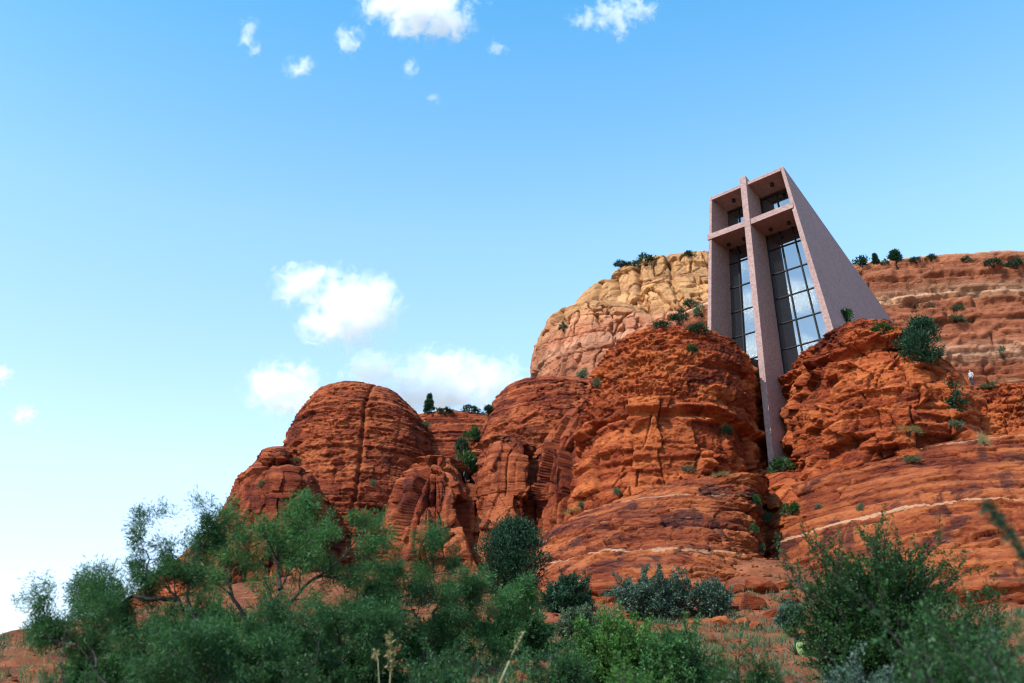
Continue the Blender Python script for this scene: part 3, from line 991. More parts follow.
STALK = simple_mat('dry_pale_stalk', (0.15, 0.14, 0.08), (0.27, 0.26, 0.16), 9, 0.9, 0.3, 0.1)
CACTUS = simple_mat('prickly_pear_skin', (0.10, 0.17, 0.06), (0.24, 0.31, 0.10), 6, 0.7, 0.2, 0.3)
AGAVE = simple_mat('blue_green_agave', (0.10, 0.17, 0.11), (0.24, 0.31, 0.21), 3, 0.6, 0.1, 0.3)


def rot_about(d, ang, az):
    """direction at an angle to d, turned by az round it"""
    d = d / np.linalg.norm(d)
    a = np.array([0, 0, 1.0]) if abs(d[2]) < 0.9 else np.array([1.0, 0, 0])
    e1 = np.cross(d, a); e1 /= np.linalg.norm(e1)
    e2 = np.cross(d, e1)
    return d * math.cos(ang) + (e1 * math.cos(az) + e2 * math.sin(az)) * math.sin(ang)


def tubes_mesh(name, paths, sides=5, smooth=True):
    V, F = [], []
    k = 0
    an = np.linspace(0, 2 * math.pi, sides, endpoint=False)
    for pts, rad in paths:
        pts = np.asarray(pts, float)
        t = np.gradient(pts, axis=0)
        t /= np.linalg.norm(t, axis=1, keepdims=True) + 1e-9
        a = np.where(np.abs(t[:, 2:3]) < 0.9, np.array([[0, 0, 1.0]]), np.array([[1.0, 0, 0]]))
        e1 = np.cross(t, a); e1 /= np.linalg.norm(e1, axis=1, keepdims=True) + 1e-9
        e2 = np.cross(t, e1)
        r = np.asarray(rad)[:, None, None]
        ring = pts[:, None, :] + r * (e1[:, None, :] * np.cos(an)[None, :, None] + e2[:, None, :] * np.sin(an)[None, :, None])
        n = len(pts)
        V.append(ring.reshape(-1, 3))
        ii, jj = np.meshgrid(np.arange(n - 1), np.arange(sides), indexing='ij')
        j2 = (jj + 1) % sides
        F.append((np.stack([ii * sides + jj, ii * sides + j2, (ii + 1) * sides + j2, (ii + 1) * sides + jj], -1) + k).reshape(-1, 4))
        k += n * sides
    return np_mesh(name, np.vstack(V), np.vstack(F), smooth)


def leaves_mesh(name, P, D, ln, wd, rs, jit=0.8, droop=0.0):
    """rhombic leaves at P pointing roughly along D"""
    n = len(P)
    a = D + jit * rs.normal(size=(n, 3)); a[:, 2] -= droop
    a /= np.linalg.norm(a, axis=1, keepdims=True) + 1e-9
    b = np.cross(a, rs.normal(size=(n, 3))); b /= np.linalg.norm(b, axis=1, keepdims=True) + 1e-9
    s = (0.6 + 0.8 * rs.rand(n))[:, None]
    A = a * ln * s; B = b * wd * s * 0.5
    V = np.stack([P, P + A * 0.5 + B, P + A, P + A * 0.5 - B], 1).reshape(-1, 3)
    F = np.arange(4 * n).reshape(-1, 4)
    r = np.repeat(rs.rand(n), 4)
    return np_mesh(name, V, F, attrs={'rnd': r})


def grow(rs, p, d, L, r, lvl, cfg, out, tips):
    n = 5
    pts = [np.array(p, float)]
    dd = d / np.linalg.norm(d)
    for i in range(n):
        dd = dd + cfg['wob'] * rs.normal(size=3) + np.array([0, 0, cfg['up'][min(lvl, len(cfg['up']) - 1)]])
        dd /= np.linalg.norm(dd)
        pts.append(pts[-1] + dd * L / n)
    pts = np.array(pts)
    rad = np.linspace(r, r * 0.45, n + 1)
    out.append((pts, rad))
    sprout(rs, pts, rad, L, lvl, cfg, out, tips)


def sprout(rs, pts, rad, L, lvl, cfg, out, tips):
    if lvl >= cfg['lv']:
        tips.append(pts)
        return
    nc = cfg['kids'][lvl]
    n = len(pts) - 1
    for c in range(nc):
        t = cfg['t0'] + (1 - cfg['t0']) * (c + rs.rand()) / nc
        i = min(int(t * n), n - 1); fr = t * n - i
        q = pts[i] * (1 - fr) + pts[i + 1] * fr
        dirn = pts[i + 1] - pts[i]
        nd = rot_about(dirn, cfg['ang'] * (0.6 + 0.7 * rs.rand()), rs.rand() * 6.283)
        grow(rs, q, nd, L * cfg['ratio'] * (0.65 + 0.6 * rs.rand()), np.interp(t * n, np.arange(n + 1), rad) * 0.6, lvl + 1, cfg, out, tips)


def tip_leaves(rs, tips, per, spread, t0=0.1):
    P, D = [], []
    for pts in tips:
        t = t0 + (1 - t0) * rs.rand(per)
        n = len(pts) - 1
        i = np.minimum((t * n).astype(int), n - 1); f = (t * n - i)[:, None]
        P.append(pts[i] * (1 - f) + pts[i + 1] * f + spread * rs.normal(size=(per, 3)))
        D.append(pts[i + 1] - pts[i])
    P = np.vstack(P); D = np.vstack(D)
    D /= np.linalg.norm(D, axis=1, keepdims=True) + 1e-9
    return P, D


def gz(x, y):
    return float(ground_z(x, y))


def plant(name, loc, wood, P, D, ln, wd, rs, lmat, bark, label, cat, group=None, parts=('trunk', 'crown'), jit=0.8, droop=0.0, sides=5):
    o = empty(name, loc)
    tag(o, label, cat, group)
    loc = np.array(loc)
    if wood:
        link(parts[0], tubes_mesh(parts[0], [(p - loc, r) for p, r in wood], sides), bark, o)
    link(parts[1], leaves_mesh(parts[1], P - loc, D, ln, wd, rs, jit, droop), lmat, o)
    return o


def limb_tree(name, seed, Y, limbs, cfg, per, ln, wd, lmat, label, spread=0.075, r0=0.09, dy=1.0, group=None, bark=None, droop=0.15):
    """a tree grown from main limbs drawn as (picture x, picture y) at distance Y, each limb wandering in depth"""
    rs = np.random.RandomState(seed)
    out, tips = [], []
    base = None
    for li, lb in enumerate(limbs):
        n = len(lb)
        k0 = rs.uniform(-1, 1) * dy
        pts = np.array([at(px, py, Y + k0 * (i / (n - 1)) + 0.15 * rs.normal() * (i > 0)) for i, (px, py) in enumerate(lb)])
        if base is None:
            base = np.array([pts[0][0], pts[0][1], gz(pts[0][0], pts[0][1]) - 0.1])
        if li == 0 or lb[0] == limbs[0][0]:
            pts = np.vstack([base + np.array([0.05 * rs.normal(), 0.05 * rs.normal(), 0]), pts])
        # smooth the limb
        m = 4 * (len(pts) - 1) + 1
        tt = np.linspace(0, len(pts) - 1, m)
        ps = np.stack([np.interp(tt, np.arange(len(pts)), pts[:, c]) for c in range(3)], 1)
        for _ in range(3):
            ps[1:-1] = (ps[:-2] + 2 * ps[1:-1] + ps[2:]) / 4
        ps[1:-1] += 0.03 * rs.normal(size=ps[1:-1].shape)
        L = np.linalg.norm(np.diff(ps, axis=0), axis=1).sum()
        rad = np.linspace(r0, r0 * 0.22, m)
        out.append((ps, rad))
        sprout(rs, ps, rad, cfg['L1'], 0, dict(cfg, ratio=1.0, t0=cfg.get('lt0', 0.35)) if False else dict(cfg, t0=cfg.get('lt0', 0.35)), out, tips)
        tips.append(ps[-5:])
    P, D = tip_leaves(rs, tips, per, spread)
    return plant(name, base, out, P, D, ln, wd, rs, lmat, bark or BARK, label, 'tree', group, ('trunk', 'crown'), 0.45, droop)


MESQ = dict(lv=3, kids=(11, 5, 4), ang=0.85, ratio=0.55, wob=0.16, up=(0.02, 0.03, 0.0, -0.02), t0=0.25, lt0=0.3, L1=1.7)

limb_tree('mesquite_tree', 101, 19,
          [[(218, 690), (208, 652), (178, 600), (150, 566), (136, 540)],
           [(208, 652), (190, 612), (186, 576), (196, 550), (206, 530)],
           [(178, 600), (140, 596), (110, 604), (88, 596)],
           [(208, 652), (170, 640), (130, 630), (98, 606)]],
          dict(MESQ, L1=0.95), 42, 0.0957, 0.0136, L_MESQ, 'dark feathery mesquite tree leaning left against the open sky', r0=0.047)
limb_tree('mesquite_tree', 102, 17,
          [[(118, 700), (96, 668), (76, 645), (54, 622), (38, 606)],
           [(96, 668), (92, 640), (100, 618)],
           [(76, 645), (52, 640), (30, 632)],
           [(118, 700), (140, 660), (150, 640)]],
          dict(MESQ, L1=0.6, kids=(8, 4, 4)), 32, 0.0892, 0.0127, L_MESQ, 'thin low mesquite at the lower left beside the red mound', r0=0.028)
limb_tree('mesquite_tree', 103, 24,
          [[(250, 700), (256, 640), (280, 590), (305, 550), (318, 520)],
           [(256, 640), (290, 600), (340, 560), (366, 530)],
           [(256, 640), (232, 596), (222, 566), (240, 548)],
           [(280, 590), (276, 556), (288, 530)],
           [(250, 700), (310, 640), (350, 610), (384, 590)]],
          dict(MESQ, L1=1.5, kids=(10, 5, 4)), 44, 0.1085, 0.0161, L_MESQ2, 'bright green mesquite tree with the tallest crown below the far left dome', r0=0.055)
limb_tree('mesquite_tree', 104, 26,
          [[(424, 690), (426, 640), (414, 610), (396, 586), (378, 574)],
           [(426, 640), (438, 604), (430, 574), (436, 552)],
           [(426, 640), (452, 616), (470, 600)],
           [(414, 610), (390, 612), (362, 606)]],
          dict(MESQ, L1=1.15), 40, 0.1085, 0.0161, L_MESQ, 'small mesquite with a dark forked trunk below the red pillar', r0=0.041)
limb_tree('mesquite_tree', 105, 21,
          [[(330, 720), (336, 668), (320, 636), (300, 622)], [(336, 668), (362, 640), (384, 630)], [(336, 668), (340, 640), (344, 622)], [(320, 636), (280, 640), (250, 646)]],
          dict(MESQ, L1=1.0, kids=(11, 5, 4)), 34, 0.0957, 0.0153, L_MESQ, 'dense dark mesquite thicket at the bottom between two taller mesquites', r0=0.033)
limb_tree('mesquite_tree', 106, 28,
          [[(480, 700), (482, 650), (472, 616), (462, 590)], [(482, 650), (500, 620), (512, 600)], [(482, 650), (455, 640), (436, 634)]],
          dict(MESQ, L1=1.2, kids=(11, 5, 4)), 37, 0.1147, 0.0187, L_MESQ2, 'rounded light green mesquite in front of the dark juniper', r0=0.033)
limb_tree('mesquite_tree', 107, 16,
          [[(210, 730), (212, 690), (190, 668), (160, 660)], [(212, 690), (230, 668), (262, 662)], [(212, 690), (205, 664), (200, 650)]],
          dict(MESQ, L1=0.85, kids=(11, 5, 4)), 31, 0.0892, 0.0145, L_MESQ, 'shaded mesquite bush at the bottom under the left leaning mesquite', r0=0.025)


def bush(name, seed, px0, px1, top, Y, lmat, label, stems=34, lv=2, kids=(5, 4), per=34, ln=0.06, wd=0.022, flare=1.0, cat='bush', spread=0.035, up=0.04, base_py=None, jit=0.9, droop=0.0, bark=None, group=None, depth=0.8, flat=0.75):
    """many-stemmed shrub: stems fan out from one base and carry leafy twigs"""
    rs = np.random.RandomState(seed)
    c = (px0 + px1) / 2
    if base_py is None:
        x = at(c, 640, Y)[0]
        base = np.array([x, Y, gz(x, Y)])
    else:
        base = at(c, base_py, Y)
    H = max(0.3, at(c, top, Y)[2] - base[2])
    W = (at(px1, 600, Y)[0] - at(px0, 600, Y)[0]) / 2
    out, tips = [], []
    cfg = dict(lv=lv, kids=kids, ang=0.6, ratio=0.42, wob=0.10, up=(up, up, up), t0=0.10)
    base[2] -= 0.12 * H
    H *= 1.12
    for i in range(stems):
        a = rs.rand() * 6.283; q = rs.rand() ** 0.6
        tgt = np.array([math.cos(a) * W * q * flare, math.sin(a) * W * q * depth, H * (0.55 + 0.45 * rs.rand()) * math.sqrt(max(0.08, 1 - flat * q * q))])
        d = tgt / np.linalg.norm(tgt)
        L = np.linalg.norm(tgt) * 0.82
        d0 = d * 0.75 + np.array([0, 0, 0.25])
        grow(rs, base + 0.12 * W * np.array([math.cos(a), math.sin(a), 0]) * rs.rand(), d0, L, 0.012 + 0.012 * H, 0, cfg, out, tips)
    P, D = tip_leaves(rs, tips, per, spread, 0.0)
    keep = P[:, 2] > base[2] + 0.03
    P, D = P[keep], D[keep]
    return plant(name, base, out, P, D, ln, wd, rs, lmat, bark or BARK, label, cat, group, ('stem', 'foliage'), jit, droop, 4)


bush('creosote_bush', 201, 818, 940, 541, 21, L_CREO, 'large dark green bush with jagged upright tips below the right slickrock', stems=110, kids=(9, 5), per=50, ln=0.060, wd=0.030, depth=0.9, spread=0.028, flat=0.30)
bush('leafy_bush', 202, 568, 668, 606, 24, L_LIME, 'yellow green leafy bush at the bottom centre, left of two others', stems=46, kids=(6, 5), per=36, ln=0.075, wd=0.034)
bush('leafy_bush', 203, 628, 722, 620, 22, L_MESQ2, 'fresh green broad bush at the bottom, between its yellow green and dark neighbours', stems=50, kids=(6, 5), per=36, ln=0.07, wd=0.030)
bush('leafy_bush', 204, 708, 782, 638, 18, L_CREO, 'dark green fine leaved bush at the bottom beside the bare red soil', stems=42, kids=(6, 5), per=40, ln=0.05, wd=0.018)
bush('leafy_bush', 205, 520, 600, 644, 20, L_MESQ, 'shaded green bush at the very bottom left of the yellow green bush', stems=34, kids=(6, 5), per=34, ln=0.06, wd=0.024)
bush('leafy_bush', 206, 400, 500, 640, 18, L_MESQ, 'feathery green bush at the bottom around the pale flower stalk', stems=44, kids=(6, 5), per=40, ln=0.06, wd=0.016)
bush('leafy_bush', 207, 40, 130, 655, 14, L_MESQ, 'low shaded green bush in the lower left corner', stems=30, kids=(6, 4), per=34, ln=0.055, wd=0.016)
bush('leafy_bush', 208, 255, 345, 650, 15, L_CREO, 'very dark bush at the bottom edge under the bright mesquite', stems=36, kids=(6, 5), per=38, ln=0.055, wd=0.020)
bush('sage_bush', 209, 604, 712, 574, 44, L_SAGE, 'wide grey blue sage bush at the foot of the left slickrock', stems=40, kids=(6, 4), per=34, ln=0.13, wd=0.05, cat='bush')
bush('sage_bush', 210, 692, 742, 582, 44, L_SAGE, 'smaller grey blue sage bush beside the red boulders', stems=34, kids=(6, 4), per=30, ln=0.13, wd=0.05)
bush('scrub_bush', 211, 536, 596, 572, 45, L_JUN, 'dark rounded bush right of the dark juniper', stems=36, kids=(6, 4), per=34, ln=0.12, wd=0.05)
bush('scrub_bush', 212, 548, 612, 606, 34, L_GREY, 'pale grey green scrub above the yellow green bush', stems=34, kids=(6, 4), per=30, ln=0.10, wd=0.035)
bush('scrub_bush', 213, 776, 806, 596, 40, L_SAGE, 'low grey green scrub among the boulders below the gully', stems=24, kids=(5, 4), per=24, ln=0.12, wd=0.05)
bush('scrub_bush', 214, 936, 985, 584, 17, L_CREO, 'thin dark green bush right of the large dark bush', stems=36, kids=(7, 5), per=44, ln=0.06, wd=0.026)
bush('scrub_bush', 215, 970, 1075, 572, 10, L_MESQ, 'blurred green bush near the viewer at the right edge', stems=44, kids=(7, 5), per=50, ln=0.055, wd=0.020)
bush('scrub_bush', 216, 905, 1010, 640, 12, L_CREO, 'blurred dark bush near the viewer in the lower right corner', stems=44, kids=(7, 5), per=50, ln=0.05, wd=0.024)
bush('sage_bush', 217, 826, 890, 658, 15, L_SAGE, 'grey blue sage at the bottom in front of the large dark bush', stems=44, kids=(7, 4), per=40, ln=0.055, wd=0.022)
bush('sage_bush', 218, 955, 1050, 650, 11, L_SAGE, 'blurred grey blue sage at the bottom right edge', stems=40, kids=(7, 4), per=40, ln=0.045, wd=0.018)


def conifer(name, seed, px0, px1, top, bot, Y, lmat, label, clumps=120, per=60, ln=0.12, wd=0.05, cat='tree', shape=1.0, group=None, ground=True, base=None, lean=0.0, cl=0.10):
    """juniper / pine: trunk, limbs, and tufts of scale leaves with gaps between"""
    rs = np.random.RandomState(seed)
    c = (px0 + px1) / 2
    if base is None:
        base = at(c, bot, Y)
        if ground:
            base[2] = gz(base[0], base[1])
    base = np.array(base, float)
    Y = base[1]
    zt = at(c, top, Y)[2]; H = max(zt - base[2], 0.5)
    W = abs(at(px1, (top + bot) / 2, Y)[0] - at(px0, (top + bot) / 2, Y)[0]) / 2
    wood = [(np.array([base + np.array([lean * H * t * t + 0.02 * H * math.sin(5 * t), 0.01 * H * math.cos(4 * t), H * 0.9 * t]) for t in np.linspace(-0.05, 1, 9)]), np.linspace(0.035 * H, 0.006 * H, 9))]
    P, D = [], []
    for i in range(clumps):
        t = rs.rand() ** 0.8
        if shape == 1.0:     # rounded crown
            r = W * (0.35 + 0.65 * math.sin(math.pi * min(1, 0.12 + 0.85 * t)))
        else:                # conical
            r = W * (1.03 - t) ** 0.8
        a = rs.rand() * 6.283; q = rs.rand() ** 0.45
        r *= (0.78 + 0.3 * math.sin(3 * a + seed) * math.sin(7 * t))
        cpt = base + np.array([math.cos(a) * r * q + lean * H * t * t, math.sin(a) * r * q, H * (0.10 + 0.88 * t)])
        st = base + np.array([lean * H * t * t * .6, 0, H * max(0.05, 0.10 + 0.88 * t - 0.16)])
        mid = (st + cpt) / 2 + np.array([0, 0, -0.03 * H])
        if i % 2 == 0:
            wood.append((np.array([st, mid, cpt]), np.array([0.012, 0.008, 0.004]) * H * 0.6))
        cs = cl * (W + H * 0.35) * (0.6 + 0.7 * rs.rand())
        v = rs.normal(size=(per, 3)) * cs * np.array([1, 1, 0.8])
        P.append(cpt + v)
        o = cpt - (base + np.array([0, 0, H * 0.3])); o = o / (np.linalg.norm(o) + 1e-6)
        D.append(np.repeat((0.6 * o + np.array([0, 0, 0.5]))[None], per, 0) + v / (cs + 1e-6) * 0.4)
    P = np.vstack(P); D = np.vstack(D)
    D /= np.linalg.norm(D, axis=1, keepdims=True) + 1e-9
    return plant(name, base, wood, P, D, ln, wd, rs, lmat, BARK, label, cat, group, ('trunk', 'crown'), 0.5, 0.0, 5)


conifer('juniper_tree', 301, 478, 548, 523, 612, 48, L_JUN, 'dark conical juniper tree at the foot of the slickrock, left of centre', clumps=210, per=120, ln=0.15, wd=0.05, cl=0.085)

# things that grow on the rocks: find the rock surface they stand on
bpy.context.view_layer.update()
DEPS = bpy.context.evaluated_depsgraph_get()


def on_rock(px, py):
    r = ray(px, py)
    ok, loc, nrm, _, ob, _ = scene.ray_cast(DEPS, Vector(CAM), Vector(r).normalized())
    if not ok:
        return None
    return np.array(loc)


PROTO = {}


def clump_proto(kind, seed, lmat, n=420, ln=0.22, wd=0.08, hgt=1.0):
    """leafy shrub of radius 1 used on ledges; returns the meshes"""
    rs = np.random.RandomState(seed)
    wood = []
    P, D = [], []
    for i in range(15):
        a = rs.rand() * 6.283; q = rs.rand() ** 0.5
        tip = np.array([math.cos(a) * q, math.sin(a) * q, hgt * (0.35 + 0.75 * rs.rand()) * math.sqrt(max(0.1, 1 - 0.7 * q * q))]) * 0.88
        wood.append((np.array([[0, 0, -0.25], tip * 0.5 + np.array([0, 0, 0.06]), tip]), np.array([0.045, 0.028, 0.012])))
        k = int(n / 15 * (0.4 + 1.2 * rs.rand()))
        v = rs.normal(size=(k, 3)) * 0.13 * np.array([1.3, 1.3, 0.8])
        P.append(tip + v); D.append(np.repeat(tip[None], k, 0) + v * 2)
    P = np.vstack(P); D = np.vstack(D); D /= np.linalg.norm(D, axis=1, keepdims=True) + 1e-9
    return (tubes_mesh('stem', wood, 4), leaves_mesh('foliage', P, D, ln, wd, rs, 0.6), lmat)


PROTO['dark'] = [clump_proto('d', 401 + i, L_JUN, 900, 0.24, 0.10) for i in range(3)]
PROTO['green'] = [clump_proto('g', 411 + i, L_CREO, 800, 0.24, 0.09) for i in range(2)]
PROTO['grey'] = [clump_proto('s', 421 + i, L_GREY, 700, 0.26, 0.06, 0.8) for i in range(2)]
PROTO['straw'] = [clump_proto('t', 431, L_STRAW, 600, 0.40, 0.03, 0.8)]
_cnt = [0]


def rock_shrub(kind, px, py, w, h, label, name='shrub', group=None, sink=0.1):
    """py is the foot of the plant, w and h its size in the picture"""
    p = None
    for dy in range(0, 40, 2):
        p = on_rock(px, py + dy)
        if p is not None:
            break
    if p is None:
        return
    m = float(np.linalg.norm(p - CAM)) / FPX
    st, fo, lm = PROTO[kind][_cnt[0] % len(PROTO[kind])]
    _cnt[0] += 1
    o = empty(name, p - np.array([0, 0, sink * h * m]), _cnt[0] * 2.4)
    tag(o, label, 'shrub', group)
    o.scale = (w * m / 2.1, w * m / 2.1, h * m * 1.05)
    link('stem', st, BARK, o)
    link('foliage', fo, lm, o)
    return o


SH = [  # kind, x, foot y, width, height, label
    ('dark', 622, 267, 16, 6, 'low dark shrub on the tan cliff rim, leftmost on that rim'),
    ('dark', 646, 264, 20, 9, 'widest dark shrub on the rim of the tan cliff left of the chapel'),
    ('dark', 633, 266, 12, 6, 'dark shrub between its neighbours on the tan cliff rim'),
    ('dark', 689, 257, 14, 5, 'dark shrub on the tan cliff rim nearest to the chapel roof'),
    ('dark', 563, 330, 9, 7, 'small dark shrub in a recess of the salmon cliff shoulder'),
    ('dark', 691, 309, 14, 13, 'tall dark shrub on the ledge left of the chapel wall'),
    ('grey', 702, 314, 18, 10, 'pale grey scrub touching the left wall of the chapel'),
    ('dark', 680, 322, 18, 12, 'dark shrub on the tan cliff ledge below the tallest one'),
    ('dark', 662, 328, 18, 7, 'flat dark shrub at the foot of the tan cliff'),
    ('dark', 697, 333, 20, 9, 'dark shrub between the chapel wall and the rubbly dome top'),
    ('green', 692, 352, 10, 8, 'small green shrub high on the rubbly dome left of the cross'),
    ('grey', 583, 378, 12, 12, 'grey scrub on the ledge below the salmon cliff'),
    ('grey', 597, 386, 10, 9, 'grey scrub where the salmon cliff meets the rubbly dome'),
    ('dark', 445, 414, 18, 6, 'low dark shrub on the saddle skyline beside the pointed pine'),
    ('dark', 470, 413, 18, 8, 'dark rounded shrub on the middle of the saddle skyline'),
    ('dark', 489, 414, 14, 9, 'dark shrub on the saddle skyline beside the middle dome'),
    ('green', 471, 444, 20, 18, 'green shrub filling the top of the cleft below the saddle'),
    ('dark', 461, 452, 14, 16, 'dark shrub on the left of the cleft below the saddle'),
    ('green', 466, 474, 22, 24, 'largest dark green shrub at the bottom of the cleft beside the pillar'),
    ('grey', 425, 427, 14, 5, 'grey green scrub on a ledge under the pointed pine'),
    ('grey', 297, 462, 12, 5, 'grey scrub on top of the left buttress'),
    ('grey', 262, 487, 10, 7, 'grey scrub on the left shoulder of the far left dome'),
    ('grey', 374, 486, 8, 8, 'small grey green shrub in the middle of the far left dome'),
    ('grey', 617, 494, 9, 7, 'round grey shrub on the upper edge of the left slickrock'),
    ('grey', 584, 507, 11, 7, 'round grey shrub lower on the edge of the left slickrock'),
    ('straw', 572, 513, 18, 4, 'dry straw grass along the left edge of the slickrock'),
    ('green', 727, 436, 10, 11, 'green shrub in the dark undercut of the rubbly dome'),
    ('grey', 688, 471, 14, 6, 'grey shrub where the rubbly dome meets the left slickrock'),
    ('straw', 720, 476, 18, 4, 'dry straw grass at the foot of the rubbly dome'),
    ('green', 781, 472, 24, 13, 'bright green shrub at the right foot of the cross'),
    ('green', 757, 504, 9, 10, 'green shrub at the top of the gully under the cross'),
    ('green', 763, 520, 12, 9, 'bushy green shrub midway down the gully under the cross'),
    ('grey', 772, 519, 11, 8, 'grey shrub on the right rim of the gully'),
    ('green', 754, 532, 9, 8, 'green shrub lower in the gully under the cross'),
    ('grey', 760, 550, 10, 8, 'grey shrub lowest in the gully under the cross'),
    ('green', 792, 514, 19, 11, 'round dark green shrub on the right slickrock near the gully'),
    ('grey', 817, 509, 8, 6, 'little grey shrub right of the round green shrub on the slickrock'),
    ('grey', 861, 510, 8, 8, 'little grey shrub under a slab in the middle of the right slickrock'),
    ('grey', 912, 462, 16, 7, 'grey green cushion shrub on the upper right slickrock'),
    ('straw', 908, 434, 28, 8, 'patch of pale dry grass on the ledge below the tilted blocks'),
    ('green', 952, 438, 12, 10, 'green shrub on the slope below the small juniper'),
    ('grey', 955, 428, 14, 9, 'grey green shrub at the foot of the small juniper'),
    ('straw', 985, 446, 10, 14, 'dry brown shrub standing alone on the upper right slope'),
    ('green', 846, 321, 18, 12, 'green shrub on top of the right dome against the chapel wall'),
    ('green', 883, 333, 18, 9, 'green shrub low against the chapel side wall'),
    ('dark', 862, 266, 18, 8, 'dark shrub on the right skyline closest to the chapel roof'),
    ('dark', 885, 265, 8, 5, 'tiny dark shrub on the right skyline'),
    ('dark', 916, 262, 12, 5, 'flat dark shrub on the right skyline past the round tree'),
    ('dark', 931, 260, 10, 5, 'flat dark shrub on the middle of the right skyline'),
    ('dark', 966, 262, 10, 5, 'flat dark shrub on the right skyline above the pale band'),
    ('dark', 993, 266, 16, 7, 'dark shrub on the right skyline near the picture edge'),
    ('dark', 1017, 268, 16, 8, 'large dark shrub on the right skyline at the picture edge'),
    ('grey', 925, 308, 14, 6, 'grey scrub on a band of the right cliff, left one of two'),
    ('grey', 957, 310, 14, 6, 'grey scrub on a band of the right cliff, right one of two'),
    ('grey', 955, 322, 18, 6, 'wide grey scrub lower on the banded right cliff'),
    ('grey', 1003, 356, 12, 10, 'grey green scrub in a recess near the right edge'),
    ('grey', 990, 389, 18, 6, 'grey green scrub along the path on the right'),
]
SHRUBS_LATER = SH
pts_skyline = [('pine_tree', 429, 395, 414, 14, 'pointed dark pine on the saddle skyline', 0.5),
               ('pine_tree', 876, 255, 264, 6, 'narrow dark tree on the right skyline', 0.5),
               ('juniper_tree', 896, 252, 263, 12, 'round dark tree on the right skyline', 1.0)]
for nm, px, top, bot, w, lab, shp in pts_skyline:
    p = None
    for dy in range(0, 40, 2):
        p = on_rock(px, bot + dy)
        if p is not None:
            break
    conifer(nm, px, px - w / 2, px + w / 2, top, bot, p[1], L_JUN, lab, clumps=110, per=30, ln=0.24, wd=0.09, shape=shp, base=p, cl=0.042 if shp < 1 else 0.075)
p = on_rock(925, 366)
conifer('juniper_tree', 311, 905, 956, 322, 368, p[1], L_JUN, 'rounded dark juniper tree on the right dome beside the chapel wall', clumps=62, per=120, ln=0.20, wd=0.08, base=p, lean=0.12, cl=0.085)
p = on_rock(960, 424)
conifer('juniper_tree', 312, 950, 972, 384, 424, p[1], L_JUN, 'small slender juniper on the slope below the standing person', clumps=44, per=60, ln=0.20, wd=0.07, base=p, cl=0.075)
for args in SHRUBS_LATER:
    rock_shrub(*args)

# more undergrowth along the bottom of the picture
for k, (px0, px1, top, Y, lm, lab) in enumerate([
        (110, 215, 628, 17, L_MESQ, 'shaded round bush below the leaning mesquite trunk'),
        (300, 420, 612, 23, L_MESQ, 'dense shaded bush between the bright mesquite and the forked trunk'),
        (160, 262, 600, 27, L_MESQ, 'dark bush behind the leaning mesquite trunk'),
        (225, 330, 618, 22, L_MESQ2, 'bright green bush under the tallest mesquite'),
        (395, 480, 612, 27, L_MESQ2, 'light green bush right of the forked trunk'),
        (470, 560, 612, 31, L_MESQ, 'green bush below the dark juniper'),
        (60, 170, 632, 22, L_MESQ, 'dark bush behind the low mesquite at the lower left'),
        (440, 560, 652, 16, L_MESQ2, 'bright green bush at the bottom beside the dry slanting stalk'),
        (590, 690, 652, 16, L_LIME, 'yellow green bush at the bottom edge, nearest of the bottom centre bushes'),
        (770, 835, 655, 13, L_GREY, 'pale scrub around the prickly pear at the bottom')]):
    bush('leafy_bush', 240 + k, px0, px1, top, Y, lm, lab, stems=40, kids=(6, 5), per=36, ln=0.0035 * Y, wd=0.0011 * Y)

# ------------------------------------------------------------------ small things on the slope
def on_ground(px, py):
    """the point where the slope or a rock is seen at a picture position (plants looked through)"""
    r = Vector(ray(px, py)).normalized()
    o = Vector(CAM)
    for _ in range(60):
        ok, loc, nrm, _i, ob, _m = scene.ray_cast(DEPS2, o, r)
        if not ok:
            return None
        if ob.get('kind') == 'structure':
            return np.array(loc)
        o = loc + r * 0.02
    return None


bpy.context.view_layer.update()
DEPS2 = bpy.context.evaluated_depsgraph_get()


def boulder_mesh(seed, sx, sy, sz):
    rs = np.random.RandomState(seed)
    import bmesh
    bm = bmesh.new()
    bmesh.ops.create_icosphere(bm, subdivisions=5, radius=1)
    v = np.array([q.co[:] for q in bm.verts])
    # cut by random planes to get broken faces
    for _ in range(11):
        n = rs.normal(size=3) * np.array([1, 1, 1.4]); n /= np.linalg.norm(n)
        d = 0.52 + 0.25 * rs.rand()
        e = np.maximum(v @ n - d, 0)
        v = v - e[:, None] * n[None] * 0.96
    v = v + 0.035 * np.stack([fbm(v[:, 0] * 3 + i * 9, v[:, 1] * 3, v[:, 2] * 4, seed + i, 4, 0.6) for i in range(3)], 1)
    v = v * np.array([sx, sy, sz])
    for q, c in zip(bm.verts, v):
        q.co = c
    me = bpy.data.meshes.new('boulder')
    bm.to_mesh(me); bm.free()
    for nm in ('blk', 'lay'):
        a = me.attributes.new(nm, 'FLOAT', 'POINT')
        a.data.foreach_set('value', np.full(len(v), rs.rand(), np.float32))
    return me


